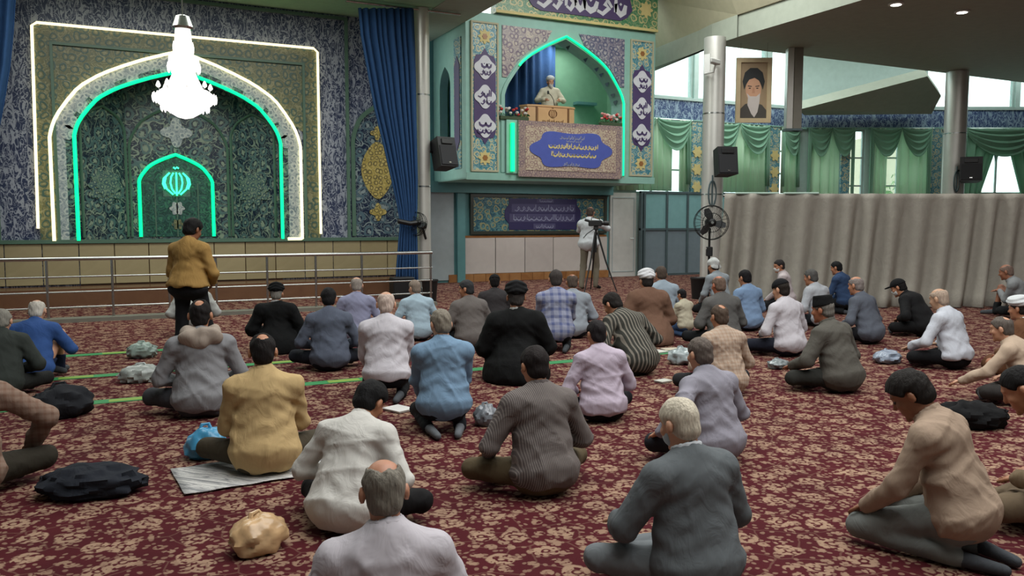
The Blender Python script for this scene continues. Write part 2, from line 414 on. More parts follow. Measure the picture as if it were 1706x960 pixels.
# niche: two slanted side panels and a back panel
nb = 18.2
def quad_panel(name, a, b, z0, z1, mat, d=0.06, parent=None):
    ax, ay = a; bx, by = b; n = Vector((by - ay, -(bx - ax), 0)).normalized() * d
    return MB().add([(ax, ay, z0), (bx, by, z0), (bx, by, z1), (ax, ay, z1), (ax - n.x, ay - n.y, z0), (bx - n.x, by - n.y, z0), (bx - n.x, by - n.y, z1), (ax - n.x, ay - n.y, z1)],
                    [(0, 1, 2, 3), (4, 7, 6, 5), (0, 4, 5, 1), (1, 5, 6, 2), (2, 6, 7, 3), (3, 7, 4, 0)]).build(name, mat, parent or wall_m)
quad_panel('niche_side', (-.62, 17.50), (.28, nb), 1.13, 4.7, M_navy2)
quad_panel('niche_back', (.28, nb), (2.26, nb), 1.13, 4.7, M_navy2)
quad_panel('niche_side', (2.26, nb), (3.16, 17.50), 1.13, 4.7, M_navy3)
wpart('niche_vault', MB().box(-.7, 3.3, 17.5, 18.3, 4.5, 4.6), M_navy2)
# raised frames of the niche panels
def panel_frame(a, b, z0, z1, w=0.05, pointed=True):
    a = Vector((a[0], a[1], 0)); b = Vector((b[0], b[1], 0)); d = b - a; L = d.length; d.normalize(); n = Vector((d.y, -d.x, 0))
    def P(u, z, o): q = a + d * u + n * o; return (q.x, q.y, z)
    zs = z1 - L * .45 if pointed else z1
    o = arch(L / 2, L / 2 - .03, z0, zs, z1, 8) if pointed else [(0.03, z0), (.03, z1), (L - .03, z1), (L - .03, z0)]
    return MB().tube([P(u, z, .02) for u, z in o], w * .6, 6)
wpart('panel_moulding', panel_frame((-.55, 17.55), (.27, nb), 1.2, 3.75), M_green)
wpart('panel_moulding', panel_frame((2.27, nb), (3.10, 17.55), 1.2, 3.75), M_green)
wpart('panel_moulding', panel_frame((.30, nb), (2.24, nb), 1.2, 3.9), M_green)
# rosettes in the side panels and the medallion high on the back panel
def rosette(cx, cz, R, lobes=12, amp=.16, n=48):
    return [(cx + R * (1 + amp * math.cos(lobes * a)) * math.cos(a), cz + R * (1 + amp * math.cos(lobes * a)) * math.sin(a)) for a in [2 * math.pi * i / n for i in range(n)]]
M_rosette = tile('rosette_tile', (96, 120, 112), (150, 160, 140), (60, 84, 100), 9)
for (a, b) in (((-.55, 17.55), (.27, nb)), ((2.27, nb), (3.10, 17.55))):
    c = Vector(((a[0] + b[0]) / 2, (a[1] + b[1]) / 2, 0)); ang = math.atan2(b[1] - a[1], b[0] - a[0])
    for R, dd in ((.33, .03), (.2, .05)):
        o = wpart('rosette', MB().prism(rosette(0, 0, R, 10), -dd, 0.0), M_rosette)
        o.location = (c.x, c.y, 2.2); o.rotation_euler = (0, 0, ang)
        o.parent = wall_m
o = wpart('hanging_medallion', MB().prism(rosette(1.22, 3.33, .24, 4, .28), nb - .03, nb - .001), M_white_tile)
# mihrab recess inside the small green arch
A_i = arch(1.19, .70, 1.2, 2.32, 2.88, pt=.8)
wpart('recess_panel', MB().prism(A_i, nb - .02, nb - .001), tile('recess_tile', (20, 62, 58), (60, 120, 96), (44, 92, 84), 5))
for x in (.78, 1.19, 1.60):
    wpart('recess_strip', MB().box(x - .012, x + .012, nb - .035, nb - .02, 1.2, 2.3), M_green)
wpart('recess_flower', MB().prism(rosette(1.19, 1.78, .13, 6), nb - .035, nb - .02), M_white_tile)
wpart('recess_flower', MB().prism(rosette(1.19, 1.45, .10, 6), nb - .035, nb - .02), M_gold)
# side niche panel right of the mihrab
wpart('side_panel', MB().prism(arch(5.28, .58, 1.2, 3.2, 4.0), YW - .02, YW - .001), M_navy)
wpart('side_panel_frame', MB().strip(arch(5.28, .58, 1.2, 3.2, 4.0), arch(5.28, .66, 1.2, 3.22, 4.1), YW - .06, YW - .001), M_green)
M_yel = tile('yellow_medallion', (176, 156, 84), (206, 188, 120), (110, 100, 70), 8)
md = [(5.20 + .36 * math.sin(a) * (1 - .35 * abs(math.cos(a)) ** 2), 2.62 + .62 * math.cos(a)) for a in [2 * math.pi * i / 36 for i in range(36)]]
wpart('medallion', MB().prism(md, YW - .04, YW - .02), M_yel)
wpart('medallion_pendant', MB().prism(rosette(5.20, 1.72, .15, 4, .3), YW - .04, YW - .02), M_yel)
wpart('medallion_pendant', MB().prism(rosette(5.20, 3.42, .12, 4, .3), YW - .04, YW - .02), M_yel)
# top moulding of the dado, marble slabs one by one, platform below
wpart('dado_moulding', MB().box(-7, 6, YW - .09, YW, 1.10, 1.17), M_green)
slab = MB().box(0, .585, 0, .05, .33, 1.095, bev=.006).build('marble_slab', M_dado, wall_m)
slab.location = (-2.4, YW - .05, 0)
for i in range(1, 14):
    c = slab.copy(); COL.objects.link(c); c.location.x = -2.4 + .6 * i
wpart('platform_step', MB().box(-7, 6, 16.5, YW, 0, .30), M_dado2)
wpart('niche_base', MB().box(-.62, 3.16, YW + .01, nb + .1, 0, 1.12), M_dado2)
# ------------------------------------------------------------------ neon
def neon(name, pts, mat, label, r=.026, rad=None):
    o = MB().tube(pts, r, 8).build(name, mat); return tag(o, label, 'neon light')
neon('neon_tube', [(-1.25, YW - .09, 1.38), (-1.20, YW - .09, 5.03), (-1.12, YW - .09, 5.09), (3.85, YW - .09, 5.09), (3.93, YW - .09, 5.02), (3.93, YW - .09, 1.25)], M_neonw, 'warm white neon tube framing the whole mihrab in a rectangle')
neon('neon_tube', [(x, YW - .09, z) for x, z in A_w] + [(3.52, YW - .09, 1.15), (3.24, YW - .09, 1.15)], M_neonw, 'warm white neon tube along the widest pointed arch', .03)
neon('neon_tube', [(x, YW - .08, z) for x, z in A_g], M_neong, 'green neon tube tracing the big middle arch', .034)
neon('neon_tube', [(x, nb - .06, z) for x, z in A_i], M_neong, 'green neon tube tracing the small innermost arch', .034)
def emblem(cx, cz, h):
    """stem with two pairs of crescents and a mark above, as polylines in (x,z)"""
    L = [[(0, .42), (0.0, 0), (0, -.5)], [(-.1, .62), (-.03, .56), (.03, .62), (.1, .57)]]
    for s in (-1, 1):
        L.append([(s * .10, .40), (s * .19, .24), (s * .22, 0), (s * .17, -.24), (s * .05, -.42)])
        L.append([(s * .24, .40), (s * .38, .24), (s * .43, 0), (s * .36, -.24), (s * .13, -.46)])
        L.append([(s * .30, .34), (s * .47, .16), (s * .50, -.04), (s * .42, -.24)])
    return [[(cx + x * h, cz + z * h) for x, z in p] for p in L]
em = empty('neon_emblem', (1.19, nb, 2.3), 'green neon emblem of crescents glowing inside the smallest arch', 'neon emblem')
mb = MB().box(-.26, .26, -.03, -.01, -.28, .26)
for p in emblem(0, 0, .52):
    MB().tube([(x, -.07, z) for x, z in p], .02, 6).build('neon_stroke', M_neonc, em)
mb.build('backing_plate', glass('clear_plate', (200, 230, 220), .8), em)

# ------------------------------------------------------------------ railing
rl = empty('railing', (0, 13.8, 0), 'chrome railing with three lower bars in front of the mihrab', 'railing')
for z, r in ((.95, .03), (.68, .014), (.45, .014), (.22, .014)):
    MB().tube([(-5.5, 0, z), (5.15, 0, z)], r, 10).build('rail', M_steel, rl, True)
pst = MB().tube([(0, 0, .06), (0, 0, .95)], .02, 10).build('post', M_steel, rl, True)
k = 0
for x in [-4.8, -3.9, -2.95, -2.0, -.92, -.05, .75, 1.45, 2.25, 3.05, 3.85, 5.12]:
    c = pst if k == 0 else pst.copy()
    if k: COL.objects.link(c)
    c.location = (x, 0, 0); k += 1
kerb = tag(box('stone_kerb', plain('kerb_stone', (120, 118, 108), .6), -5.6, 5.2, 13.68, 13.95, 0, .06), 'low grey stone kerb under the chrome railing', 'kerb')

# ------------------------------------------------------------------ ceilings
struct(box('ceiling', M_ceil_greenlit, -9, 6.9, 8.5, 17.3, 5.84, 6.3))
struct(box('ceiling_bay', M_ceil, 6.0, 7.0, 8.5, 18.9, 5.83, 6.3))
struct(box('ceiling_dome', M_beigeceil, -9, 12.6, -7, 19.1, 7.6, 7.9))
struct(box('ceiling_high', M_ceil, 12.4, 34, 14.9, 19.4, 7.42, 7.6))
struct(box('wall_rear', M_wallgrey, -9.2, 26, -7.2, -7, 0, 7.6))
struct(box('wall_left', M_wallgrey, -9.2, -9, -7, 17.5, 0, 7.6))
struct(box('wall_aisle', M_wallgrey, 26, 26.2, -7, 14.9, 0, 7.6))
struct(box('ceiling_aisle', M_ceil, 12.35, 26, -7, 14.9, 5.52, 5.98))
struct(MB().add([(12.35, 14.9, 5.50), (13.2, 18.8, 5.50), (12.9, 18.8, 5.50), (12.3, 14.0, 5.50), (12.35, 14.9, 5.98), (13.2, 18.8, 5.98), (12.9, 18.8, 5.98), (12.3, 14.0, 5.98)],
    [(0, 1, 2, 3), (4, 7, 6, 5), (0, 4, 5, 1), (1, 5, 6, 2), (2, 6, 7, 3), (3, 7, 4, 0)]).build('ceiling_beam', M_ceil))
# sloping beige soffit rising from the aisle beam to the dome
struct(MB().add([(12.3, -7, 5.98), (12.3, 14.0, 5.98), (12.9, 18.8, 5.98), (11.3, -7, 7.6), (11.3, 14.0, 7.6), (12.2, 18.8, 7.6), (12.5, -7, 5.98), (12.5, 14.0, 5.98), (13.1, 18.8, 5.98), (11.5, -7, 7.6), (11.5, 14.0, 7.6), (12.4, 18.8, 7.6)],
    [(0, 1, 4, 3), (1, 2, 5, 4), (6, 9, 10, 7), (7, 10, 11, 8), (0, 6, 7, 1), (1, 7, 8, 2), (3, 4, 10, 9), (4, 5, 11, 10)]).build('ceiling_soffit', M_beigeceil))
# lower folded soffit over the far corner
def P(x, y, t): return at_t(x, y, t)
cw = [P(1330, 183, 23.5), P(1545, 127, 22.6), P(1568, 160, 23.4), P(1552, 190, 24.3), P(1340, 192, 24.3)]
cm = MB(); n = len(cw); cm.add([p[:] for p in cw] + [(p + Vector((.1, .2, .25)))[:] for p in cw], [tuple(range(n))[::-1], tuple(range(n, 2 * n))] + [(i, (i + 1) % n, (i + 1) % n + n, i + n) for i in range(n)])
struct(cm.build('ceiling_fold', M_ceil))
for k, (x, y, lb) in enumerate(((1493, 5, 'round lit downlight in the grey ceiling, the left one'), (1603, 18, 'round lit downlight in the grey ceiling, the right one'))):
    p = on_z(x, y, 5.52)
    e = empty('downlight', p, lb, 'downlight', 'ceiling downlights')
    MB().lathe([(.10, -.005), (.135, -.005), (.135, -.03), (.10, -.035)], n=20).build('trim_ring', M_white, e, True)
    MB().lathe([(.0, -.012), (.10, -.012), (.09, -.04), (.0, -.05)], n=20).build('lamp_disc', M_lamp, e, True)
p = on_z(309, 15, 5.84)
e = empty('downlight', p, 'round lit downlight above the chandelier at the green-lit ceiling', 'downlight', 'ceiling downlights')
MB().lathe([(.12, -.005), (.16, -.005), (.16, -.03), (.12, -.035)], n=20).build('trim_ring', M_white, e, True)
MB().lathe([(.0, -.012), (.12, -.012), (.11, -.05), (.0, -.07)], n=20).build('lamp_disc', M_lamp, e, True)

# ------------------------------------------------------------------ columns
def column(p, r, h, label, mat=M_col):
    e = empty('column', (p[0], p[1], 0), label, 'column')
    MB().lathe([(r, 0), (r, h)], n=28).build('shaft', mat, e, True)
    MB().lathe([(r * 1.15, 0), (r * 1.15, .12), (r * 1.02, .15)], n=28).build('base_ring', M_steel, e, True)
    for z in (h * .38, h * .7): MB().lathe([(r * 1.015, z), (r * 1.015, z + .03)], n=28).build('joint_ring', M_steel, e, True)
    return e
C1 = (5.78, 16.0); C2 = (11.95, 14.3); C3 = (20.45, 14.6)
c1 = column(C1, .16, 5.83, 'pale round column beside the long blue curtain')
c2 = column(C2, .235, 5.51, 'steel clad round column between the minbar and the portrait')
c3 = column(C3, .28, 5.51, 'bluish steel column rising behind the cloth partition')
# dark ornament stuck on the columns
for cc, rr, px, py in ((C2, .24, 1187, 325), (C3, .285, 1585, 312)):
    z = at_t(px, py, math.hypot(*cc)).z
    o = MB().tube([(cc[0] - rr * .72 + .17 * math.cos(a) * .6, cc[1] - rr * .80 - .02, z + .28 * math.sin(a)) for a in [i * math.pi / 8 for i in range(16)]], .02, 5, True)
    o.tube([(cc[0] - rr * .72, cc[1] - rr * .8 - .02, z - .25), (cc[0] - rr * .72, cc[1] - rr * .8 - .02, z + .4)], .018, 5)
    tag(o.build('wall_ornament', M_frame), 'dark filigree ornament on the ' + ('column behind the fan' if cc is C2 else 'bluish column above the partition'), 'ornament')

# ------------------------------------------------------------------ curtains
def curtain(name, rows, mat, waves, amp, label, cat='curtain', n=140, th=.012, phase=0.0, parent=None):
    """rows: list of (left point, right point, fold amount) from top to bottom"""
    vs = []; fs = []; m = len(rows); rnd = random.Random(7)
    ph = [rnd.uniform(-.6, .6) for _ in range(n + 1)]
    for (a, b, f) in rows:
        a, b = Vector(a), Vector(b); d = (b - a); nn = Vector((d.y, -d.x, 0)).normalized()
        for i in range(n + 1):
            u = i / n
            w = math.sin(u * waves * 2 * math.pi + phase + .9 * math.sin(u * 17 + phase)) + .35 * math.sin(u * waves * 5.1 + 1.3)
            vs.append((a + d * u + nn * (w * amp * f))[:])
    for j in range(m - 1):
        for i in range(n):
            k = j * (n + 1) + i; fs.append((k, k + 1, k + n + 2, k + n + 1))
    o = MB().add(vs, fs).build(name, mat, parent, True, fix=False)
    sm = o.modifiers.new('thickness', 'SOLIDIFY'); sm.thickness = th
    if label: tag(o, label, cat)
    return o
def on_line(px, z, Y): q = on_y(px, 300, Y); return (q.x, Y, z)
R = []
for y, xl, xr, f in ((14, 597, 690, .8), (60, 601, 692, 1), (120, 612, 694, 1), (180, 623, 695, 1), (240, 638, 696, .9), (300, 652, 697, .7), (345, 662, 696, .45), (372, 667, 694, .3), (400, 664, 696, .5), (450, 660, 697, .7), (488, 659, 698, .8)):
    a, b = on_y(xl, y, 15.75), on_y(xr, y, 15.75); R.append(((a.x, 15.75, a.z), (b.x, 15.75, b.z), f))
bc = curtain('curtain', R, M_blue, 9, .05, 'long blue curtain gathered and tied against the pale column')
MB().tube([(on_y(665, 368, 15.7).x - .05, 15.62, 1.52), (on_y(680, 368, 15.7).x, 15.60, 1.47), (on_y(697, 368, 15.7).x + .02, 15.66, 1.5)], .05, 8).build('tie_band', M_black, bc, True)
bc.children[-1].matrix_parent_inverse = bc.matrix_world.inverted()
R = []
for y, xl, xr, f in ((0, -160, 26, 1), (60, -160, 22, 1), (110, -160, 17, 1), (160, -170, 9, 1), (230, -180, -4, .8), (300, -180, -20, .6), (520, -180, -30, .6)):
    a, b = on_y(xl, y, 15.75), on_y(xr, y, 15.75); R.append(((a.x, 15.75, a.z), (b.x, 15.75, max(b.z, .01)), f))
R = [((a[0], a[1], b[2]), b, f) for a, b, f in R]
top = R[0]; R.insert(0, ((top[0][0], 15.75, 5.75), (top[1][0] + .03, 15.75, 5.75), 1))
curtain('curtain', R, M_blue, 12, .05, 'blue curtain at the far left edge beside the mihrab')
tag(MB().tube([(4.2, 15.9, 5.78), (6.6, 15.9, 5.78)], .025, 8).build('curtain_rod', M_steel, None, True), 'thin metal rod holding the tied blue curtain', 'curtain rod')

# ------------------------------------------------------------------ chandelier
ch = empty('chandelier', (.93, 12.0, 2.9), 'lit crystal chandelier hanging before the mihrab arches', 'chandelier')
def tier(name, prof, mat=M_crystal): return MB().lathe(prof, n=24).build(name, mat, ch, True)
MB().tube([(0, 0, 1.2), (0, 0, 2.93)], .012, 6).build('chain', M_steel, ch)
tier('canopy', [(.05, 1.38), (.09, 1.36), (.14, 1.22), (.12, 1.19), (.02, 1.18)], M_steel)
tier('crystal_column', [(.10, 1.18), (.115, .95), (.11, .82), (.02, .8)])
tier('crystal_crown', [(.05, .86), (.19, .83), (.20, .70), (.12, .67), (.02, .66)])
tier('crystal_skirt', [(.12, .68), (.17, .55), (.25, .38), (.28, .36), (.02, .35)])
bm = [(.30, .38), (.40, .30), (.37, .22), (.28, .14), (.20, .08), (.10, .02), (.02, 0)]
tier('crystal_bowl', bm)
drop = None
for ring, (r, z, nn, l) in enumerate(((.40, .30, 26, .12), (.30, .16, 20, .10), (.20, .72, 16, .14), (.12, 1.0, 10, .18))):
    for k in range(nn):
        a = 2 * math.pi * k / nn
        if drop is None: drop = MB().lathe([(.004, .0), (.017, -.4), (.012, -.8), (.002, -1.0)], n=6).build('crystal_drop', M_crystal, ch); c = drop
        else: c = drop.copy(); COL.objects.link(c)
        c.location = (r * math.cos(a), r * math.sin(a), z + .03); c.scale = (1, 1, l)
arm = None
for k in range(8):
    a = 2 * math.pi * k / 8
    if arm is None:
        arm = MB().tube([(.18, 0, .40), (.26, 0, .34), (.31, 0, .36), (.33, 0, .40)], .009, 5).build('arm', M_steel, ch); c = arm
        cup = MB().lathe([(.008, .40), (.03, .42), (.028, .44), (.012, .48), (.002, .49)], n=8).build('candle_bulb', M_crystal, ch)
        for v in cup.data.vertices: v.co.x += .33
        d = cup
    else:
        c = arm.copy(); COL.objects.link(c); d = cup.copy(); COL.objects.link(d)
    c.rotation_euler = (0, 0, a); d.rotation_euler = (0, 0, a)
# ------------------------------------------------------------------ lettering strokes
def scribble(x0, x1, z, h, seed, y, mat, parent, name='lettering', th=.006, w=.16):
    """line of cursive script, right to left: joined bowls, tall stems and dots as flat raised strokes"""
    rnd = random.Random(seed); mb = MB()
    def ribbon(pts, wd):
        A = []; B = []
        for i, p in enumerate(pts):
            a = pts[max(i - 1, 0)]; b = pts[min(i + 1, len(pts) - 1)]
            dx, dz = b[0] - a[0], b[1] - a[1]; L = math.hypot(dx, dz) or 1
            k = wd * (0.35 + .65 * math.sin(math.pi * (i + .6) / (len(pts) + .2)))
            A.append((p[0] - dz / L * k, p[1] + dx / L * k)); B.append((p[0] + dz / L * k, p[1] - dx / L * k))
        mb.strip(A, B, y - th, y)
    x = x1
    while x > x0 + h * .3:
        L = h * rnd.uniform(.5, 1.0); kind = rnd.random()
        if kind < .35: ribbon([(x, z + h * .55), (x - h * .03, z + h * .1), (x - h * .06, z - h * .3)], h * w * .6); L = h * .26
        elif kind < .75:
            ribbon([(x, z + h * .1), (x - L * .15, z - h * .25), (x - L * .5, z - h * .38), (x - L * .85, z - h * .22), (x - L, z + h * .12)], h * w)
            if rnd.random() < .7: mb.prism([(x - L * .5 + h * .08 * dx, z + h * .12 + h * .08 * dz) for dx, dz in ((0, -1), (1, 0), (0, 1), (-1, 0))], y - th, y)
        else:
            ribbon([(x, z - h * .1), (x - L * .3, z + h * .25), (x - L * .45, z), (x - L * .2, z - h * .15), (x - L * .6, z - h * .45), (x - L, z - h * .3)], h * w * .8)
        x -= L * .95
    return mb.build(name, mat, parent)

# ------------------------------------------------------------------ minbar
YF = 16.7
mi = empty('minbar', (9.5, 17.5, 0), 'mint green pulpit balcony with pointed arch and tile panels', 'pulpit')
mi_inv = Matrix.Translation((-9.5, -17.5, 0))
def mp(name, mb, mat, smooth=False, parent=None):
    o = mb.build(name, mat, parent or mi, smooth)
    if (parent or mi) is mi: o.matrix_parent_inverse = mi_inv
    return o
AO = arch(9.56, 1.57, 2.62, 4.35, 5.72, pt=1)
poly = [(7.05, 2.48), (7.99, 2.48)] + AO[:1] + AO[1:] + [(11.13, 2.48), (12.1, 2.48), (12.1, 6.1), (7.05, 6.1)]
poly = [(7.05, 2.48), (AO[0][0], 2.48)] + AO + [(AO[-1][0], 2.48), (12.1, 2.48), (12.1, 6.1), (7.05, 6.1)]
mp('front_wall', MB().prism(poly, YF, YF + .45), M_mint)
mp('balcony_floor', MB().box(7.07, 12.08, YF + .02, 18.69, 2.46, 3.34), M_mint)
mp('parapet', MB().box(8.0, 11.12, 16.61, 16.79, 2.60, 3.795), M_mint)
mp('front_sill', MB().box(7.05, 12.1, YF - .05, YF, 2.44, 2.60), M_mint)
# left cheek wall with an arched opening
ck = arch(17.95, .34, 3.3, 4.6, 5.1, 8)
cp = [(YF + .45, 2.48), (17.95 - .34, 2.48)] + ck + [(17.95 + .34, 2.48), (18.7, 2.48), (18.7, 5.95), (YF + .45, 5.95)]
def side_prism(poly, x0, x1):
    m = MB().prism(poly, -x1, -x0); m.v = [(-y, x, z) for x, y, z in m.v]; return m
mp('cheek_wall', side_prism(cp, 7.05, 7.25), M_mint)
mp('cheek_fill', side_prism([(17.6, 2.48), (18.3, 2.48), (18.3, 3.31), (17.6, 3.31)], 7.06, 7.24), M_mint)
mp('cheek_curtain', side_prism(ck, 7.3, 7.34), M_blue)
mp('cheek_tile', side_prism([(16.95, 2.7), (17.35, 2.7), (17.35, 5.6), (16.95, 5.6)], 7.03, 7.05), M_turq)
mp('cheek_cartouche', side_prism([(17.0, 3.3), (17.15, 3.1), (17.3, 3.3), (17.3, 5.0), (17.15, 5.2), (17.0, 5.0)], 7.015, 7.03), M_purple)
mp('back_wall', MB().box(7.1, 12.07, 18.62, 18.69, 3.34, 5.97), plain('inner_green', (130, 180, 150), .6))
mp('right_cheek', MB().box(11.95, 12.1, YF + .45, 18.7, 2.48, 6.05), plain('inner_green', (130, 180, 150), .6))
mp('wall_niche_shelf', MB().box(10.9, 11.5, 18.4, 18.62, 4.55, 4.62), M_teal)
mp('inner_roof', MB().box(7.07, 12.08, YF + .45, 18.69, 5.97, 6.08), M_mint)
# blue curtain behind the preacher
o = curtain('back_curtain', [((7.5, 18.3, 5.95), (10.2, 18.3, 5.95), 1), ((7.5, 18.3, 3.35), (10.2, 18.3, 3.35), 1)], M_blue, 11, .05, None, parent=mi); o.matrix_parent_inverse = mi_inv
# tile pilasters with cartouche and three rosettes
def pilaster(x0, x1):
    t = mp('tile_pilaster', MB().box(x0, x1, YF - .03, YF - .001, 2.66, 5.86), M_turq)
    cx = (x0 + x1) / 2; w = (x1 - x0) / 2 - .03
    MB().strip([(x0, 2.66), (x0, 5.86), (x1, 5.86), (x1, 2.66)], [(x0 - .04, 2.62), (x0 - .04, 5.90), (x1 + .04, 5.90), (x1 + .04, 2.62)], YF - .05, YF - .001, True).build('frame', M_beigeceil, t)
    cart = [(cx - w, 3.5), (cx - w * .8, 3.38), (cx - w * .35, 3.36), (cx, 3.22), (cx + w * .35, 3.36), (cx + w * .8, 3.38), (cx + w, 3.5), (cx + w, 5.05), (cx + w * .8, 5.17), (cx + w * .35, 5.19), (cx, 5.33), (cx - w * .35, 5.19), (cx - w * .8, 5.17), (cx - w, 5.05)]
    MB().prism(cart, YF - .04, YF - .03).build('cartouche', M_purple, t)
    for k, z in enumerate((4.91, 4.27, 3.63)):
        MB().prism(rosette(cx, z, w * .88, 4, .13), YF - .055, YF - .04).build('rosette', M_offwhite, t)
        scribble(cx - w * .5, cx + w * .55, z + .06, .17, 3 + k, YF - .055, M_purple, t, th=.006)
        scribble(cx - w * .5, cx + w * .55, z - .10, .15, 8 + k, YF - .055, M_purple, t, th=.006)
    for z in (5.58, 2.93):
        MB().prism(rosette(cx, z, .14, 8, .2), YF - .042, YF - .03).build('flower', M_textgold, t)
        MB().prism(rosette(cx, z, .06, 6, .1), YF - .05, YF - .042).build('flower_core', M_brown, t)
pilaster(7.20, 7.79); pilaster(11.40, 11.99)
# spandrel tiles at the arch shoulders
half = [p for p in arch(9.56, 1.68, 2.62, 4.37, 5.86, pt=1) if p[1] >= 4.65]
Ls = [p for p in half if p[0] < 9.2]
pl = [(7.93, 4.66), (7.93, 5.88)] + [(9.25, 5.88)] + [p for p in reversed(Ls) if p[1] < 5.86]
pl = [(7.93, max(4.66, min(z for x, z in Ls))), (7.93, 5.88), (9.2, 5.88)] + [(max(x, 7.95), z) for x, z in reversed(Ls)]
mp('spandrel_tile', MB().prism(pl, YF - .02, YF - .001), M_beige)
mp('spandrel_tile', MB().prism([(19.14 - x - .02, z) for x, z in pl], YF - .02, YF - .001), tile('violet_tile', (110, 104, 124), (166, 160, 164), (80, 84, 112), 6))
mp('arch_moulding', MB().strip(AO, arch(9.56, 1.66, 2.62, 4.36, 5.82, pt=1), YF - .03, YF - .001), M_mint)
# black diamonds in the right reveal of the arch
for i, (x, z) in enumerate(AO[16:30:2]):
    mp('reveal_diamond', MB().add([(x - .012, YF + .12, z), (x - .012, YF + .22, z - .09), (x - .012, YF + .32, z), (x - .012, YF + .22, z + .09)], [(0, 1, 2, 3)]), M_frame)
neon('neon_tube', [(x, YF - .06, z) for x, z in arch(9.56, 1.60, 2.62, 4.35, 5.78, pt=1)[7:] ], M_neong, 'green neon tube over the arch of the pulpit balcony', .026)
neon('neon_tube', [(8.13, YF - .138, 2.64), (8.13, YF - .138, 3.72)], M_neong, 'short green neon tube left of the blue banner', .05)
# sign above the balcony
sg = empty('inscription_sign', (10, YF, 6.15), 'green tile sign with violet cartouche and white script above the balcony', 'sign')
sgm = Matrix.Translation((-10, -YF, -6.15))
def sgp(mb, name, mat):
    o = mb.build(name, mat, sg); o.matrix_parent_inverse = sgm; return o
sgp(MB().box(7.75, 12.1, YF - .08, YF + .2, 6.12, 7.5), 'tile_board', M_greentile)
sgp(MB().box(7.75, 12.1, YF - .11, YF - .08, 6.12, 6.18), 'bottom_trim', M_textgold)
sgp(MB().prism([(8.5, 6.55), (8.65, 6.36), (8.85, 6.28), (11.0, 6.28), (11.2, 6.36), (11.35, 6.55), (11.25, 6.9), (11.35, 7.4), (8.5, 7.4), (8.6, 6.9)], YF - .10, YF - .08), 'cartouche', M_purple)
o = scribble(8.75, 11.15, 6.60, .48, 21, YF - .10, M_offwhite, sg); o.matrix_parent_inverse = sgm
o = scribble(8.75, 11.15, 6.98, .40, 22, YF - .10, M_offwhite, sg); o.matrix_parent_inverse = sgm
for x in (8.15, 11.75): sgp(MB().prism(rosette(x, 6.62, .17, 8, .2), YF - .095, YF - .08), 'flower', M_textgold)
# banner on the balcony front
bn = empty('banner', (9.65, YF - .1, 2.53), 'beige patterned banner with a lobed blue field hung below the lectern', 'banner')
bnm = Matrix.Translation((-9.65, -(YF - .1), -2.53))
def bp(mb, name, mat):
    o = mb.build(name, mat, bn); o.matrix_parent_inverse = bnm; return o
bp(MB().box(8.27, 11.03, YF - .16, YF - .10, 2.53, 3.79), 'panel', tile('banner_border', (150, 128, 122), (172, 152, 140), (120, 100, 110), 9))
bp(MB().box(8.45, 10.87, YF - .17, YF - .16, 2.68, 3.68), 'inner_panel', tile('banner_inner', (178, 160, 140), (200, 186, 164), (140, 110, 110), 9))
fld = []
for i in range(72):
    a = 2 * math.pi * i / 72
    r = 1 + .09 * math.cos(6 * a)
    sx = abs(math.cos(a)) ** .75 * (1 if math.cos(a) >= 0 else -1); sz = abs(math.sin(a)) ** .85 * (1 if math.sin(a) >= 0 else -1)
    fld.append((9.65 + 1.02 * r * sx, 3.17 + .41 * r * sz))
bp(MB().prism(fld, YF - .185, YF - .17), 'blue_field', M_bluebanner)
for (x0, x1, z, h, sd, mt) in ((9.35, 9.98, 3.45, .09, 31, M_textgrey), (9.5, 9.9, 3.38, .07, 30, M_textgrey), (9.0, 10.35, 3.25, .13, 32, M_textgold), (9.05, 10.3, 3.06, .13, 33, M_textgold), (9.45, 9.85, 2.84, .09, 34, M_textgrey)):
    o = scribble(x0, x1, z, h, sd, YF - .185, mt, bn, th=.004); o.matrix_parent_inverse = bnm
# lectern
le = empty('lectern', (9.3, 16.95, 3.34), 'light wooden lectern with carved emblem on the balcony', 'lectern')
poly = [(-.72, .13), (-.62, -.06), (-.42, -.12), (.42, -.12), (.62, -.06), (.72, .13)]
def hprism(poly, z0, z1):
    m = MB().prism(poly, z0, z1); m.v = [(x, z, y) for x, y, z in m.v]; return m
hprism(poly, 0, .83).build('body', M_wood, le)
hprism([(x * 1.03, y * 1.12) for x, y in poly], .83, .87).build('top', M_wood, le)
M_darkwood = plain('dark_wood', (110, 72, 40), .5)
for x in (-.42, .42): MB().box(x - .02, x + .02, -.14, -.12, 0, .83).build('edge_strip', M_darkwood, le)
MB().box(-.38, .38, -.132, -.12, .46, .80).build('front_panel', M_wood, le)
eb = MB()
for p in emblem(0, .68, .22): eb.tube([(x, -.135, z) for x, z in p], .008, 5)
eb.build('carved_emblem', M_darkwood, le)
scribble(-.28, .28, .51, .08, 41, -.132, M_darkwood, le, 'carved_lettering', .004)
# microphones
mc = empty('microphone', (9.33, 16.98, 4.21), 'black gooseneck microphone bent up before the preacher', 'microphone')
MB().tube([(.12, .02, 0), (.08, .0, .15), (0.02, .0, .25), (-.02, .06, .32)], .009, 6).build('gooseneck', M_black, mc)
MB().lathe([(.005, -.05), (.022, -.04), (.026, 0), (.02, .03), (.004, .04)], (-.03, .07, .34), 10).build('windscreen', M_black, mc, True)
MB().lathe([(.06, 0), (.06, .02), (.02, .03)], (.12, .02, 0), 12).build('base', M_black, mc, True)
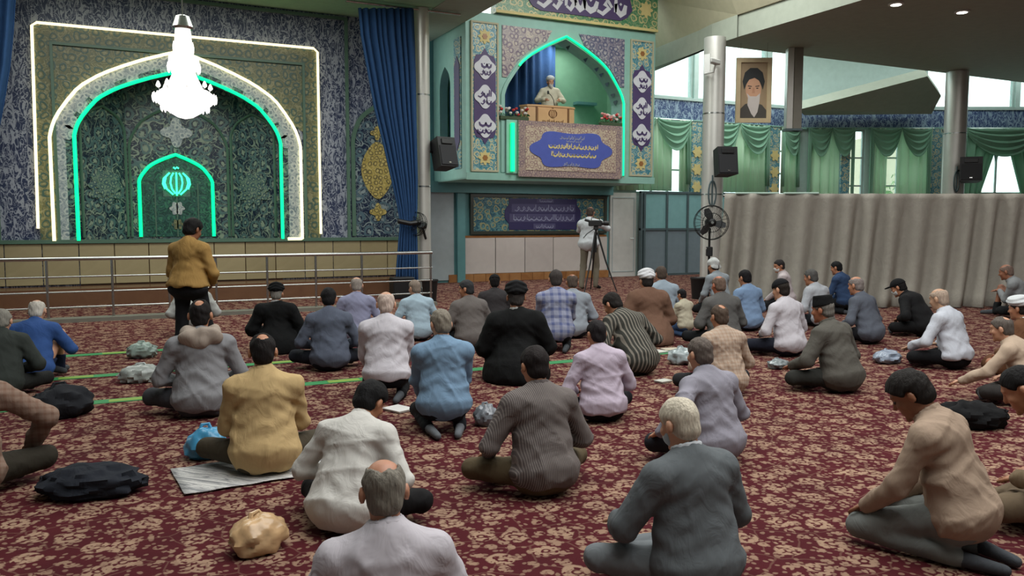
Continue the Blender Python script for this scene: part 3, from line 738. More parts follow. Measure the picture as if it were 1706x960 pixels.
# flowers on the parapet
rnd = random.Random(5)
def flowers(x, z, w, cols, label):
    e = empty('flower_arrangement', (x, YF, z), label, 'flowers')
    MB().box(-w, w, -.07, .07, 0, .08, bev=.01).build('planter_box', plain('flower_box', (60, 74, 50), .7), e)
    for k in range(26):
        px, py, pz = rnd.uniform(-w, w), rnd.uniform(-.08, .08), rnd.uniform(.12, .30)
        MB().tube([(px * .8, py * .5, .06), (px, py, pz)], .006, 4).build('stem', plain('stem_green', (50, 84, 44), .7), e)
        c = cols[k % len(cols)]
        MB().lathe([(.008, -.03), (.035, -.01), (.04, .015), (.022, .03), (.005, .022)], (px, py, pz), 7).build('blossom', c, e)
    for k in range(14):
        px, py = rnd.uniform(-w, w), rnd.uniform(-.09, .05); a = rnd.uniform(0, 6.28)
        MB().add([(px, py, .06), (px + .05 * math.cos(a), py + .05 * math.sin(a), .15), (px + .09 * math.cos(a), py + .09 * math.sin(a), .10), (px + .05 * math.cos(a + .5), py + .05 * math.sin(a + .5), .10)], [(0, 1, 2, 3)]).build('leaf', plain('leaf_green', (44, 92, 50), .6), e)
Mr, Mw, Mp_ = plain('petal_red', (190, 50, 50), .6), plain('petal_white', (214, 206, 200), .6), plain('petal_pink', (220, 150, 146), .6)
flowers(8.22, 3.80, .36, [Mr, Mw, Mw, Mr], 'red and white flowers left of the lectern')
flowers(10.82, 3.80, .30, [Mp_, Mw, Mr, Mp_], 'pink flowers at the right end of the balcony')

# ------------------------------------------------------------------ wall under and beside the minbar (Y = 18.7)
wf = struct(MB().box(5.9, 12.1, 18.72, 18.9, 0, 6.3).build('wall_front', M_teal))
def fp(name, mb, mat, smooth=False): return mb.build(name, mat, wf, smooth)
fp('grey_panel', MB().box(6.25, 7.55, 18.68, 18.72, .06, 2.35), M_wallgrey)
fp('pilaster_strip', MB().box(7.62, 7.82, 18.60, 18.72, 0, 2.44), M_teal)
fp('lintel', MB().box(5.9, 12.1, 18.5, 18.72, 2.22, 2.48), M_teal)
x = 7.84
ws = None
for i in range(5):
    fp('marble_panel', MB().box(x + .01, x + .83, 18.67, 18.72, .20, 1.10, bev=.005), M_wmarble); x += .84
x = 7.4
for i in range(14):
    fp('base_tile', MB().box(x + .004, x + .33, 18.655, 18.72, 0, .195, bev=.004), M_brown); x += .334
fp('upper_trim', MB().box(7.84, 12.0, 18.67, 18.72, 1.105, 1.16), M_brown)
tp = empty('tile_panel', (9.98, 18.7, 1.2), 'framed blue tile panel with navy cartouche of script behind the cameraman', 'tile panel')
tpm = Matrix.Translation((-9.98, -18.7, -1.2))
def tpp(mb, name, mat):
    o = mb.build(name, mat, tp); o.matrix_parent_inverse = tpm; return o
tpp(MB().box(8.0, 11.96, 18.66, 18.72, 1.2, 2.18), 'tile_field', tile('deep_turquoise_tile', (30, 84, 104), (96, 140, 140), (150, 150, 110), 5))
tpp(MB().strip([(8.06, 1.27), (8.06, 2.12), (11.90, 2.12), (11.90, 1.27)], [(7.98, 1.19), (7.98, 2.20), (11.98, 2.20), (11.98, 1.19)], 18.62, 18.70, True), 'frame', plain('dark_bronze', (54, 58, 50), .4))
tpp(MB().prism([(9.05, 1.30), (9.05, 1.45), (8.93, 1.60), (8.93, 1.80), (9.05, 1.95), (9.05, 2.10), (11.05, 2.10), (11.05, 1.95), (11.17, 1.80), (11.17, 1.60), (11.05, 1.45), (11.05, 1.30)], 18.645, 18.66), 'cartouche', M_navypanel)
for z0, z1, x0, x1, sd in ((1.75, 1.96, 9.12, 11.0, 51), (1.50, 1.71, 9.06, 11.0, 52), (1.32, 1.46, 9.75, 10.4, 53), (2.0, 2.09, 9.85, 10.35, 54)):
    tpp(MB().box(x0, x1, 18.64, 18.645, z0, z1), 'script_band', plain('violet_band', (72, 70, 106), .6))
    o = scribble(x0 + .05, x1 - .05, (z0 + z1) / 2, (z1 - z0) * .8, sd, 18.64, M_textgrey, tp, th=.004, w=.1); o.matrix_parent_inverse = tpm
tag(MB().add([(6.75, 18.66, 1.72), (6.92, 18.66, 1.90), (6.92, 18.66, 1.62), (6.75, 18.69, 1.72), (6.92, 18.69, 1.90), (6.92, 18.69, 1.62)], [(0, 1, 2), (3, 5, 4), (0, 3, 4, 1), (1, 4, 5, 2), (2, 5, 3, 0)]).build('wall_plaque', M_teal), 'small teal triangular plaque on the grey wall panel', 'plaque')
# white door
d1 = struct(MB().box(12.14, 12.98, 18.70, 18.80, 0, 2.30).build('door_1', M_white))
MB().strip([(12.22, .15), (12.22, 2.15), (12.90, 2.15), (12.90, .15)], [(12.20, .13), (12.20, 2.17), (12.92, 2.17), (12.92, .13)], 18.69, 18.70, True).build('door_panel_moulding', M_wallgrey, d1)
MB().tube([(12.86, 18.69, 1.05), (12.86, 18.63, 1.05), (12.74, 18.63, 1.05)], .012, 6).build('door_handle', M_steel, d1)
# glazed screen: each pane and panel a piece
gs = empty('glazed_screen', (13.06, 18.58, 0), 'teal glazed screen with grey lower panels right of the white door', 'screen')
xs = [0.0, .10, .86, 1.58, 2.28, 3.0, 3.75]
for x in xs: MB().box(x - .03, x + .03, -.05, .05, 0, 2.34).build('post', M_frame, gs)
for z in (0.03, 1.30, 2.32): MB().box(-.03, 3.78, -.045, .045, z - .03, z + .03).build('crossbar', M_frame, gs)
for a, b in zip(xs[1:-1], xs[2:]):
    MB().box(a + .03, b - .03, -.012, .012, 1.33, 2.29).build('glass_pane', M_tealglass, gs)
    MB().box(a + .03, b - .03, -.012, .012, .06, 1.27).build('lower_panel', M_greyglass, gs)

# ------------------------------------------------------------------ window walls
def window_wall(name, loc, rz, L, bays, clere, strip=(4.40, 4.92), sill=.9):
    """wall along local x; bays: (x0,x1) windows z 0.9-4.3 ; clere: (x0,x1) openings above the inscription"""
    m = MB()
    edges = sorted(bays); x = 0
    for a, b in edges:
        if a > x: m.box(x, a, 0, .3, 0, 4.36)
        m.box(a, b, 0, .3, 0, sill); x = b
    if x < L: m.box(x, L, 0, .3, 0, 4.36)
    m.box(0, L, 0, .3, 4.34, 5.0)
    x = 0
    for a, b in sorted(clere):
        if a > x: m.box(x, a, 0, .3, 5.0, 7.4)
        m.box(a, b, 0, .3, 6.9, 7.4); x = b
    if x < L: m.box(x, L, 0, .3, 5.0, 7.4)
    w = m.build(name, M_lightframe); w.location = loc; w.rotation_euler = (0, 0, rz); struct(w)
    MB().box(0, L, -.06, 0, strip[0], strip[1]).build('inscription_band', M_script2, w)
    MB().box(0, L, -.10, 0, strip[1], strip[1] + .07).build('ledge', M_lightframe, w)
    MB().box(0, L, -.08, 0, strip[0] - .06, strip[0]).build('lower_moulding', M_mint, w)
    return w
n_win = [0]
def window(w, a, b, z0, z1, cols, rows, archtop=False):
    n_win[0] += 1
    e = bpy.data.objects.new('window_%d' % n_win[0], None); COL.objects.link(e); e.parent = w; e['kind'] = 'structure'
    MB().strip([(a + .05, z0 + .05), (a + .05, z1 - .05), (b - .05, z1 - .05), (b - .05, z0 + .05)], [(a, z0), (a, z1), (b, z1), (b, z0)], .08, .16, True).build('window_frame', M_lightframe, e)
    for i in range(1, cols):
        x = a + (b - a) * i / cols; MB().box(x - .025, x + .025, .09, .15, z0, z1).build('mullion', M_lightframe, e)
    for j in range(1, rows):
        z = z0 + (z1 - z0) * j / rows; MB().box(a, b, .09, .15, z - .025, z + .025).build('transom', M_lightframe, e)
    for i in range(cols):
        for j in range(rows):
            MB().box(a + (b - a) * i / cols + .03, a + (b - a) * (i + 1) / cols - .03, .115, .125, z0 + (z1 - z0) * j / rows + .03, z0 + (z1 - z0) * (j + 1) / rows - .03).build('pane', M_glass, e)
    if archtop:
        cx = (a + b) / 2
        for s in (-1, 1):
            MB().tube([(cx + s * (b - a) / 4 + (b - a) / 4 * math.cos(t), .12, z1 - (b - a) * .25 + (b - a) * .24 * math.sin(t)) for t in [i * math.pi / 8 for i in range(9)]], .03, 5).build('arch_bar', M_frame, e)
def drapes(w, a, b, label_base, sheer_rng=None, swags=2, zt=4.36, open_=False, zlow=1.2, group=None):
    """swagged green drapery of one window: sheers, side drapes and hanging swags are parts"""
    e = bpy.data.objects.new('window_drapery', None); COL.objects.link(e)
    e.location = w.location; e.rotation_euler = w.rotation_euler; tag(e, label_base, 'drapery')
    MB().tube([(a - .05, -.12, zt), (b + .05, -.12, zt)], .02, 6).build('rod', M_steel, e)
    for s0, s1 in (sheer_rng if sheer_rng is not None else [(a, b)]):
        curtain('sheer_panel', [((s0, -.10, zt), (s1, -.10, zt), 1), ((s0, -.10, zlow), (s1, -.10, zlow), 1)], M_sheer, max(3, int((s1 - s0) * 5)), .045, None, n=int((s1 - s0) * 60) + 8, parent=e)
    sw = (b - a) / swags
    for k in range(swags):
        x0 = a + k * sw; vs = []; fs = []; nu, nv = 24, 12
        for j in range(nv + 1):
            v = j / nv
            for i in range(nu + 1):
                u = i / nu; sag = (.10 + 1.0 * v) * (1 - (2 * u - 1) ** 2) ** .8 * .85
                vs.append((x0 + sw * (.02 + .96 * u), -.18 - .04 * math.sin(v * 26 + .8 * math.sin(u * 3)) * (1 - (2 * u - 1) ** 4) - .08 * math.sin(math.pi * u), zt + .02 - sag * .85 - .10 * v))
        for j in range(nv):
            for i in range(nu):
                q = j * (nu + 1) + i; fs.append((q, q + 1, q + nu + 2, q + nu + 1))
        o = MB().add(vs, fs).build('swag', M_swag, e, True, fix=False); sm = o.modifiers.new('thickness', 'SOLIDIFY'); sm.thickness = .01
    for s, xx in ((1, a), (-1, b)):
        top_w = sw * (.5 if open_ else .16)
        x_in = xx + s * top_w
        rows = [((min(xx, x_in), -.16, zt), (max(xx, x_in), -.16, zt), .7)]
        for t in (.3, .6, .9):
            wd = top_w * (1 - t * (.8 if open_ else .3)); xi = xx + s * wd
            rows.append(((min(xx, xi), -.16, zt - (zt - zlow) * t), (max(xx, xi), -.16, zt - (zt - zlow) * t), 1))
        curtain('side_drape', rows, M_swag, 4, .04, None, n=40, parent=e)
    return e
# front right wall, same plane as the qibla wall
wr = window_wall('wall_front_right', (12.1, 18.8, 0), 0, 7.0, [(.95, 2.65), (3.35, 5.6), (6.2, 6.9)], [(.15, 2.9), (3.05, 5.65), (5.8, 6.9)], sill=2.3)
for a, b in ((.95, 2.65), (3.35, 5.6), (6.2, 6.9)): window(wr, a, b, 2.3, 4.34, 3 if b - a > 1 else 1, 3)
for a, b, c in ((.15, 2.9, 2), (3.05, 5.65, 2), (5.8, 6.9, 1)): window(wr, a, b, 5.0, 6.9, 1, 1)
for a, b in ((2.78, 3.18), (5.72, 6.12)):
    t = MB().box(a, b, -.08, 0, 2.0, 4.36).build('tile_strip', M_turq, wr)
    for z in (2.5, 3.0, 3.5): MB().prism(rosette((a + b) / 2, z, .15, 6, .2), -.1, -.08).build('flower', M_textgold, t)
drapes(wr, .25, 2.7, 'pale green swagged drapery between the pulpit and the steel column', [(.2, 2.1), (2.32, 2.7)], 2, zlow=2.37)
drapes(wr, 3.25, 5.65, 'pale green drapery below the framed portrait, edges drawn in', [(3.3, 5.6)], 2, zlow=2.37)
drapes(wr, 6.14, 6.84, 'narrow green drapery between the tile strip and the hanging post', None, 1, zlow=2.37)
# far right wall, turned to run across the view
rz2 = -YAW
p0 = on_y(1330, 300, 18.8)
MPX = 24.9 / 1350
def U(px): return (px - 1330) * MPX
w2 = window_wall('wall_right', (p0.x, 18.8, 0), rz2, 9.5, [(U(1352), U(1398)), (U(1415), U(1440)), (U(1450), U(1545)), (U(1608), U(1720))], [(U(1540), U(1688)), (U(1696), U(1800))])
for i, (a, b, arc) in enumerate(((U(1352), U(1398), 0), (U(1415), U(1440), 0), (U(1450), U(1545), 0), (U(1608), U(1720), 1))): window(w2, a, b, .9, 4.34 if not arc else 3.9, 1 if b - a < .6 else 2, 4 if not arc else 2, bool(arc))
MB().box(U(1608), U(1720), 0, .3, 3.9, 4.36).build('window_head', M_lightframe, w2)
for a, b in ((U(1540), U(1688)), (U(1696), U(1800))): window(w2, a, b, 5.0, 6.9, 1, 1)
for a, b in ((U(1399), U(1414)), (U(1548), U(1566))): MB().box(a, b, -.08, 0, 1.5, 4.36).build('tile_strip', M_turq, w2)
drapes(w2, U(1342), U(1420), 'dark green swagged drapery right of the hanging post', [(U(1344), U(1396))], 2)
drapes(w2, U(1445), U(1548), 'shaded green drapery under the ceiling fold', [(U(1452), U(1476)), (U(1492), U(1545))], 2)
drapes(w2, U(1600), U(1730), 'green drapery parted over the bright arched window', [], 1, open_=True)
# outside the arched window
def W2(px, off, z): return Vector((p0.x, 18.8, 0)) + Vector((CY, -SY, 0)) * U(px) + Vector((SY, CY, 0)) * off + Vector((0, 0, z))
hb = empty('building', W2(1730, 9, 0), 'cream building with brown shutters outside the arched window', 'building', rz=rz2)
MB().box(-1.6, 3.5, 0, 3, -.1, 5).build('facade', plain('cream_render', (220, 206, 180), .8), hb)
for x in (-1.1, .1, 1.4): MB().box(x, x + .6, -.05, 0, .6, 2.4).build('shutter', plain('brown_shutter', (170, 130, 90), .7), hb)
rnd = random.Random(9)
M_leaf = plain('outdoor_leaves', (110, 150, 84), .8, var=.2, scale=20)
def shrub(loc, r, h, label):
    e = empty('shrub', loc, label, 'shrub'); m = MB()
    for k in range(500):
        a, b = rnd.uniform(0, 6.28), math.acos(rnd.uniform(-1, 1)); rr = rnd.uniform(.6, 1)
        c = Vector((r * rr * math.sin(b) * math.cos(a), r * rr * math.sin(b) * math.sin(a), h / 2 + h / 2 * rr * math.cos(b)))
        d = Vector((rnd.uniform(-1, 1), rnd.uniform(-1, 1), rnd.uniform(-1, 1))).normalized() * .14; f = d.orthogonal().normalized() * .08
        m.add([(c - d)[:], (c + f)[:], (c + d)[:], (c - f)[:]], [(0, 1, 2, 3)])
    o = m.build('foliage', M_leaf, e, fix=False); o['kind'] = 'stuff'
    MB().tube([(0, 0, -.1), (0, 0, h * .6)], .06, 6).build('stem', M_darkwood, e)
shrub(W2(1640, 5, 0), 1.0, 3.4, 'leafy shrub seen through the left half of the arched window')
shrub(W2(1700, 6.2, 0), .6, 2.8, 'smaller leafy shrub near the cream building outside')
# ------------------------------------------------------------------ cloth partition
TP = 14.4
def pt(px, z, t=TP):
    q = at_t(px, 370, t); return (q.x, q.y, z)
rows = []
for z, f, sh, dt in ((2.0, .22, 0, 0), (1.9, .4, -1, 0), (1.7, .6, -2, 0), (1.3, .7, -5, .03), (.9, .8, -8, .06), (.5, .9, -11, .12), (.2, 1.0, -14, .2), (.012, 1.15, -16, .28)):
    rows.append((pt(1207 + sh, z, TP - dt), pt(1800 + sh, z, TP - dt), f))
pc = curtain('partition_curtain', rows, M_partition, 15, .10, 'long grey beige cloth partition hung across the right side of the hall', 'curtain', n=420)
pb = tag(MB().tube([pt(1204, 1.97, TP + .09), pt(1800, 1.97, TP + .09)], .02, 8).build('partition_rail', M_steel, None, True), 'thin metal rail along the top of the cloth partition', 'rail')
for k, px in enumerate((1208, 1470, 1790)):
    a = pt(px, 0, TP + .12); tag(MB().tube([(a[0], a[1], 0), (a[0], a[1], 1.99)], .022, 8).build('partition_post', M_steel, None, True), ['metal post at the fan end of the cloth partition', 'metal post behind the middle of the cloth partition', 'metal post at the far end of the cloth partition'][k], 'post')
for k, (px, w) in enumerate(((1262, .4), (1335, .32))):
    a = pt(px, 1.99, TP + .02)
    o = MB().box(-w, w * .9, -.05, .06, 0, .035, bev=.01).build('folded_cloth', plain('pale_green_cloth', (176, 200, 188), .8)); o.location = a; o.rotation_euler = (0, 0, rz2)
    tag(o, ['longer folded pale cloth lying on top of the partition', 'shorter folded pale cloth on top of the partition'][k], 'cloth')

# ------------------------------------------------------------------ speakers, camera, fans
def speaker(loc, rz, tilt, w, h, label, wallpt):
    e = empty('loudspeaker', loc, label, 'loudspeaker', rz=rz)
    R = Matrix.Rotation(tilt, 4, 'X')
    d = w * .85
    m = MB().add([(-w / 2, 0, -h / 2), (w / 2, 0, -h / 2), (w * .36, d, -h / 2), (-w * .36, d, -h / 2), (-w / 2, 0, h / 2), (w / 2, 0, h / 2), (w * .36, d, h / 2), (-w * .36, d, h / 2)], [(0, 3, 2, 1), (4, 5, 6, 7), (0, 1, 5, 4), (1, 2, 6, 5), (2, 3, 7, 6), (3, 0, 4, 7)])
    o = m.build('cabinet', plain('speaker_black', (26, 27, 30), .55), e); o.matrix_local = R
    o = MB().box(-w * .45, w * .45, -.02, 0, -h * .46, h * .2, bev=.006).build('grille', plain('grille_black', (34, 34, 38), .7, bump=.3, scale=200), e); o.matrix_local = R
    o = MB().box(-w * .3, w * .3, -.03, 0, h * .25, h * .43, bev=.008).build('horn', M_black, e); o.matrix_local = R
    o = MB().box(-w * .06, w * .06, -.026, -.02, -h * .4, -h * .36).build('badge', M_steel, e); o.matrix_local = R
    cx, cy, cr = wallpt; dd = Vector((loc[0] - cx, loc[1] - cy, 0)); dd = dd.normalized() * cr
    b = Vector((cx + dd.x, cy + dd.y, loc[2])) - Vector(loc); b.rotate(Matrix.Rotation(-rz, 3, 'Z'))
    MB().tube([(0, d * .95, 0), b[:]], .03, 6).build('bracket', M_blackmetal, e)
speaker(on_y(732, 252, 15.7) + Vector((.17, -.05, 0)), math.radians(14), math.radians(-14), .44, .62, 'black loudspeaker on the pale column beside the blue curtain', (C1[0], C1[1], .162))
speaker(at_t(1213, 267, 17.0), math.radians(-16), math.radians(-8), .44, .58, 'black loudspeaker on the steel column under the portrait', (C2[0], C2[1], .237))
speaker(at_t(1618, 281, 20.9), math.radians(-50), math.radians(-6), .52, .62, 'black loudspeaker beside the bluish column at the arched window', (C3[0], C3[1], .282))
q = at_t(1190, 103, 17.3)
e = empty('security_camera', q, 'white security camera on the steel column', 'camera', rz=math.radians(20))
MB().box(-.22, .18, -.06, .06, -.05, .06, bev=.02).build('housing', M_white, e)
MB().box(-.26, .12, -.07, .07, .06, .075).build('sunshield', M_white, e)
MB().tube([(.05, 0, -.05), (.07, .05, -.2), (.12, .3, -.2)], .022, 6).build('bracket', M_white, e)
MB().lathe([(.04, 0), (.04, .02)], n=12).build('lens', M_black, e)
e.children[-1].matrix_local = Matrix.Translation((-.22, 0, 0)) @ Matrix.Rotation(-math.pi / 2, 4, 'Y')

def fan_head(e, R, c, rot):
    """guard, blades, hub and motor, facing local -Y, tilted by rot"""
    def put(mb, name, mat, sm=False):
        o = mb.build(name, mat, e, sm); o.matrix_local = Matrix.Translation(c) @ rot; return o
    ring = lambda r, y: [(r * math.cos(a), y, r * math.sin(a)) for a in [i * math.pi / 14 for i in range(28)]]
    for r, y in ((R, 0), (R * .97, -.06), (R * .97, .06), (R * .55, -.09)): put(MB().tube(ring(r, y), .006, 5, True), 'guard_ring', M_blackmetal)
    wire = None
    for i in range(26):
        a = i * 2 * math.pi / 26
        if wire is None:
            wire = MB().tube([(R * .16, -.095, 0), (R * .6, -.09, 0), (R * .97, -.05, 0), (R * .97, .05, 0), (R * .6, .09, 0), (R * .2, .1, 0)], .0022, 4).build('guard_wire', M_blackmetal, e); c_ = wire
        else: c_ = wire.copy(); COL.objects.link(c_)
        c_.matrix_local = Matrix.Translation(c) @ rot @ Matrix.Rotation(a, 4, 'Y')
    bl = None
    for i in range(3):
        if bl is None:
            bl = MB().add([(R * .12, -.03, -.03), (R * .12, .02, .04), (R * .5, .035, R * .34), (R * .82, .03, R * .30), (R * .86, -.01, R * .05), (R * .5, -.035, -R * .12)], [(0, 1, 2, 5), (5, 2, 3, 4)]).build('blade', plain('smoke_blade', (60, 62, 64), .3), e); c_ = bl
            s = c_.modifiers.new('thickness', 'SOLIDIFY'); s.thickness = .004
        else: c_ = bl.copy(); COL.objects.link(c_)
        c_.matrix_local = Matrix.Translation(c) @ rot @ Matrix.Rotation(i * 2 * math.pi / 3 + .4, 4, 'Y')
    Rx = Matrix.Rotation(math.pi / 2, 4, 'X')
    o = MB().lathe([(R * .20, .09), (R * .23, .10), (R * .18, .11)], n=18).build('hub_cover', M_blackmetal, e, True); o.matrix_local = Matrix.Translation(c) @ rot @ Rx
    o = MB().lathe([(R * .09, .111), (R * .08, .116)], n=14).build('badge', M_steel, e, True); o.matrix_local = Matrix.Translation(c) @ rot @ Rx
    o = MB().lathe([(.05, -.26), (.075, -.24), (.08, -.10), (.05, -.08)], n=16).build('motor', M_black, e, True); o.matrix_local = Matrix.Translation(c) @ rot @ Rx
fp_ = at_t(1185, 370, 13.6)
fe = empty('pedestal_fan', (fp_.x, fp_.y, 0), 'black pedestal fan before the steel column', 'fan', rz=math.radians(-30))
MB().lathe([(.22, 0), (.22, .03), (.05, .06), (.03, .1)], n=24).build('base', M_black, fe, True)
MB().tube([(0, .15, .05), (0, .15, 1.4)], .02, 8).build('pole', M_black, fe, True)
MB().box(-.05, .05, .08, .2, .92, 1.08, bev=.01).build('control_box', M_black, fe)
MB().tube([(-.06, .12, 1.05), (.06, .12, 1.04)], .012, 6).build('clip', M_white, fe)
fe.children[0].location = (0, .15, 0)
fan_head(fe, .29, (0, 0, 1.49), Matrix.Identity(4))
fe2 = empty('wall_fan', (C1[0], C1[1] - .16, 1.4), 'black wall fan turned sideways on the pale column', 'fan', rz=math.radians(-62))
fan_head(fe2, .24, (-.02, -.26, .06), Matrix.Rotation(math.radians(-8), 4, 'X'))
MB().tube([(0, -.02, 0), (0, -.08, -.05), (0, .0, -.25)], .025, 6).build('bracket', M_black, fe2)
# ------------------------------------------------------------------ portrait, hanging post
q = at_t(1255, 151, 18.3)
pf = empty('framed_portrait', q, 'framed portrait of a white bearded man in a dark turban', 'portrait', rz=rz2)
W, Hh = .40, .72
MB().strip([(-W + .10, -Hh + .10), (-W + .10, Hh - .10), (W - .10, Hh - .10), (W - .10, -Hh + .10)], [(-W, -Hh), (-W, Hh), (W, Hh), (W, -Hh)], -.05, .01, True).build('frame', plain('pale_gilt_frame', (190, 170, 134), .5), pf)
MB().box(-W + .08, W - .08, -.01, .01, -Hh + .08, Hh - .08).build('canvas', plain('portrait_ground', (150, 128, 100), .7, var=.2, scale=1.5), pf)
def flat(name, poly, c, d): MB().prism(poly, -.01 - d, -.01).build(name, plain('portrait_' + name, c, .7, var=.04), pf)
ov = lambda cx, cz, rx, rz_, n=28: [(cx + rx * math.cos(2 * math.pi * i / n), cz + rz_ * math.sin(2 * math.pi * i / n)) for i in range(n)]
flat('painted_robe', [(-.30, -.62), (-.30, -.42), (-.18, -.30), (0, -.26), (.2, -.32), (.30, -.44), (.30, -.62)], (70, 66, 60), .002)
flat('painted_face', ov(0, .02, .175, .27), (196, 150, 120), .003)
flat('painted_beard', [(-.15, -.06), (-.12, -.16), (-.13, -.32), (-.04, -.52), (.03, -.60), (.10, -.48), (.14, -.26), (.15, -.06), (.07, -.13), (-.07, -.13)], (196, 186, 180), .004)
flat('painted_turban', [(-.17, .13), (-.10, .24), (.02, .28), (.12, .22), (.18, .10), (.21, .02), (.25, .20), (.20, .40), (.08, .50), (-.08, .50), (-.2, .40), (-.25, .20), (-.21, .02)], (40, 42, 42), .004)
for s in (-1, 1):
    flat('painted_brow', [(s * .04, .10), (s * .13, .115), (s * .13, .09), (s * .04, .08)], (80, 66, 60), .005)
    flat('painted_eye', ov(s * .085, .05, .028, .012, 12), (60, 46, 40), .005)
flat('painted_nose', [(-.02, .06), (-.035, -.06), (.035, -.06), (.02, .06)], (180, 132, 104), .005)
for x in (-.3, .3): MB().tube([(x, 0, Hh), (x, 0, 5.52 - q.z)], .004, 4).build('wire', M_steel, pf)
q = at_t(1322, 155, 18.9)
hp_ = empty('hanging_post', (q.x, q.y, 3.62), 'square grey metal post hanging from the ceiling edge', 'post', rz=rz2)
MB().box(-.03, .17, -.12, .12, 0, 5.52 - 3.62 + .0, bev=.01).build('casing', plain('post_grey', (130, 126, 116), .5, .3), hp_)
MB().box(-.18, -.03, -.10, .10, 0.02, 5.52 - 3.62, bev=.01).build('side_casing', M_col, hp_)
MB().box(-.20, .19, -.14, .14, 0, .05).build('end_cap', M_frame, hp_)

# ------------------------------------------------------------------ floor tapes
M_tape = plain('green_tape', (34, 130, 70), .6); M_tl = plain('yellow_label', (128, 160, 62), .6)
for Y, x0, x1, lb, labs in ((10.27, -3, 1.2, 'green tape line nearest the railing', (-.02, -1.6)), (8.80, -3, 3.2, 'green tape line, the middle of three', (-.38, 1.6)), (7.50, -3, 6.2, 'green tape line nearest the camera', (.06, 1.9, 4.9))):
    e = empty('floor_tape', (0, Y, 0), lb + ' on the carpet', 'tape')
    MB().box(x0, x1, -.075, .075, .001, .004).build('strip', M_tape, e)
    for x in labs: MB().box(x - .15, x + .15, -.05, .05, .004, .006).build('yellow_label', M_tl, e)

# ------------------------------------------------------------------ loose things on the carpet
def blob(name, loc, r, mat, seed, label, cat, rz=0, n=36, rough=.13, flat_=True, parent=None):
    """crumpled soft bundle"""
    rnd = random.Random(seed); fs = []; vs = []
    wav = [(Vector((rnd.uniform(-1, 1), rnd.uniform(-1, 1), rnd.uniform(-1, 1))).normalized(), rnd.uniform(3, 9), rnd.uniform(0, 6)) for _ in range(8)]
    m = n // 2
    for j in range(m + 1):
        th = math.pi * j / m
        for i in range(n):
            a = 2 * math.pi * i / n
            d = Vector((math.sin(th) * math.cos(a), math.sin(th) * math.sin(a), math.cos(th)))
            k = 1 + rough * sum(abs(math.sin(d.dot(w) * f + p)) - .5 for w, f, p in wav) * .7
            vs.append((d.x * r[0] * k, d.y * r[1] * k, max(d.z * r[2] * k + r[2] * .8, 0.002)))
    for j in range(m):
        for i in range(n): fs.append((j * n + i, j * n + (i + 1) % n, (j + 1) * n + (i + 1) % n, (j + 1) * n + i))
    o = MB().add(vs, fs).build(name, mat, parent, True, fix=True); o.location = loc; o.rotation_euler = (0, 0, rz)
    if label: tag(o, label, cat)
    return o
def bag(loc, r, mat, seed, label, cat='bag', handle=None, rz=0):
    e = empty('bag', loc, label, cat, rz=rz)
    blob('sack', (0, 0, 0), r, mat, seed, None, None, parent=e)
    MB().tube([(-r[0] * .4, 0, r[2] * 1.45), (-r[0] * .2, .02, r[2] * 2.0), (r[0] * .15, .03, r[2] * 2.0), (r[0] * .35, 0, r[2] * 1.45)], .012, 6).build('handle', handle or mat, e)
    return e
M_plastic = plain('crinkled_plastic', (196, 190, 180), .25, var=.15, scale=14)
bag(on_z(103, 694), (.20, .15, .13), cl((34, 36, 42)), 1, 'black cloth bag on the carpet at the left', rz=.2)
o = blob('folded_jacket', on_z(152, 823), (.25, .16, .085), cl((32, 36, 46)), 4, 'dark navy jacket dropped on the carpet at the left', 'jacket', rz=-.3)
bag(on_z(432, 916), (.125, .10, .085), plain('tan_plastic', (190, 156, 116), .25, var=.22, scale=12), 7, 'clear plastic bag with tan contents in the foreground', rz=.5)
bag(on_z(345, 762), (.115, .10, .105), plain('blue_plastic', (70, 146, 186), .3, var=.12, scale=12), 12, 'blue plastic bag beside the man on newspaper')
bag(on_z(810, 708), (.085, .08, .08), plain('grey_plastic', (120, 124, 130), .25, var=.3, scale=16), 15, 'grey plastic bag right of the pale blue shirt')
bag(on_z(1135, 606), (.14, .12, .09), plain('silver_plastic', (150, 160, 162), .25, var=.3, scale=16), 17, 'silvery plastic bag between the brown robe and beige shirt')
bag(on_z(1478, 604), (.17, .12, .07), plain('silver_blue_plastic', (140, 150, 166), .25, var=.3, scale=16), 19, 'silvery blue plastic bag before the man in white shirt', rz=.4)
bag(on_z(237, 596), (.14, .1, .09), plain('pale_plastic', (140, 158, 150), .3, var=.3, scale=16), 21, 'pale plastic bag at the green tape, the farther one')
bag(on_z(236, 636), (.18, .11, .085), plain('pale_grey_plastic', (150, 156, 152), .3, var=.3, scale=16), 22, 'pale grey plastic bag beside the man with the hood')
bag(on_z(1296, 614), (.11, .08, .05), plain('dull_plastic', (120, 128, 130), .3, var=.3, scale=16), 23, 'small grey bag before the man in the black flat cap')
M_news = script_tile('newsprint', (206, 204, 200), (130, 130, 132), 22, 60, .5, .8)
def sheet(name, c, w, h, rz, mat, label, cat, seed=0, wob=.012, n=14):
    rnd = random.Random(seed); vs = []; fs = []
    for j in range(n + 1):
        for i in range(n + 1):
            x, y = (i / n - .5) * w, (j / n - .5) * h
            vs.append((x, y, .006 + wob * (abs(math.sin(x * 13 + seed)) + abs(math.sin(y * 11 + 2 * seed))) * .5))
    for j in range(n):
        for i in range(n): k = j * (n + 1) + i; fs.append((k, k + 1, k + n + 2, k + n + 1))
    o = MB().add(vs, fs).build(name, mat, None, True, fix=False); o.location = c; o.rotation_euler = (0, 0, rz)
    s = o.modifiers.new('thickness', 'SOLIDIFY'); s.thickness = .004
    return tag(o, label, cat)
t5 = on_z(432, 795)
sheet('newspaper', (t5.x - .02, t5.y + .12, 0), .85, .52, .08, M_news, 'spread newspaper under the man in the yellow shirt', 'newspaper', 1)
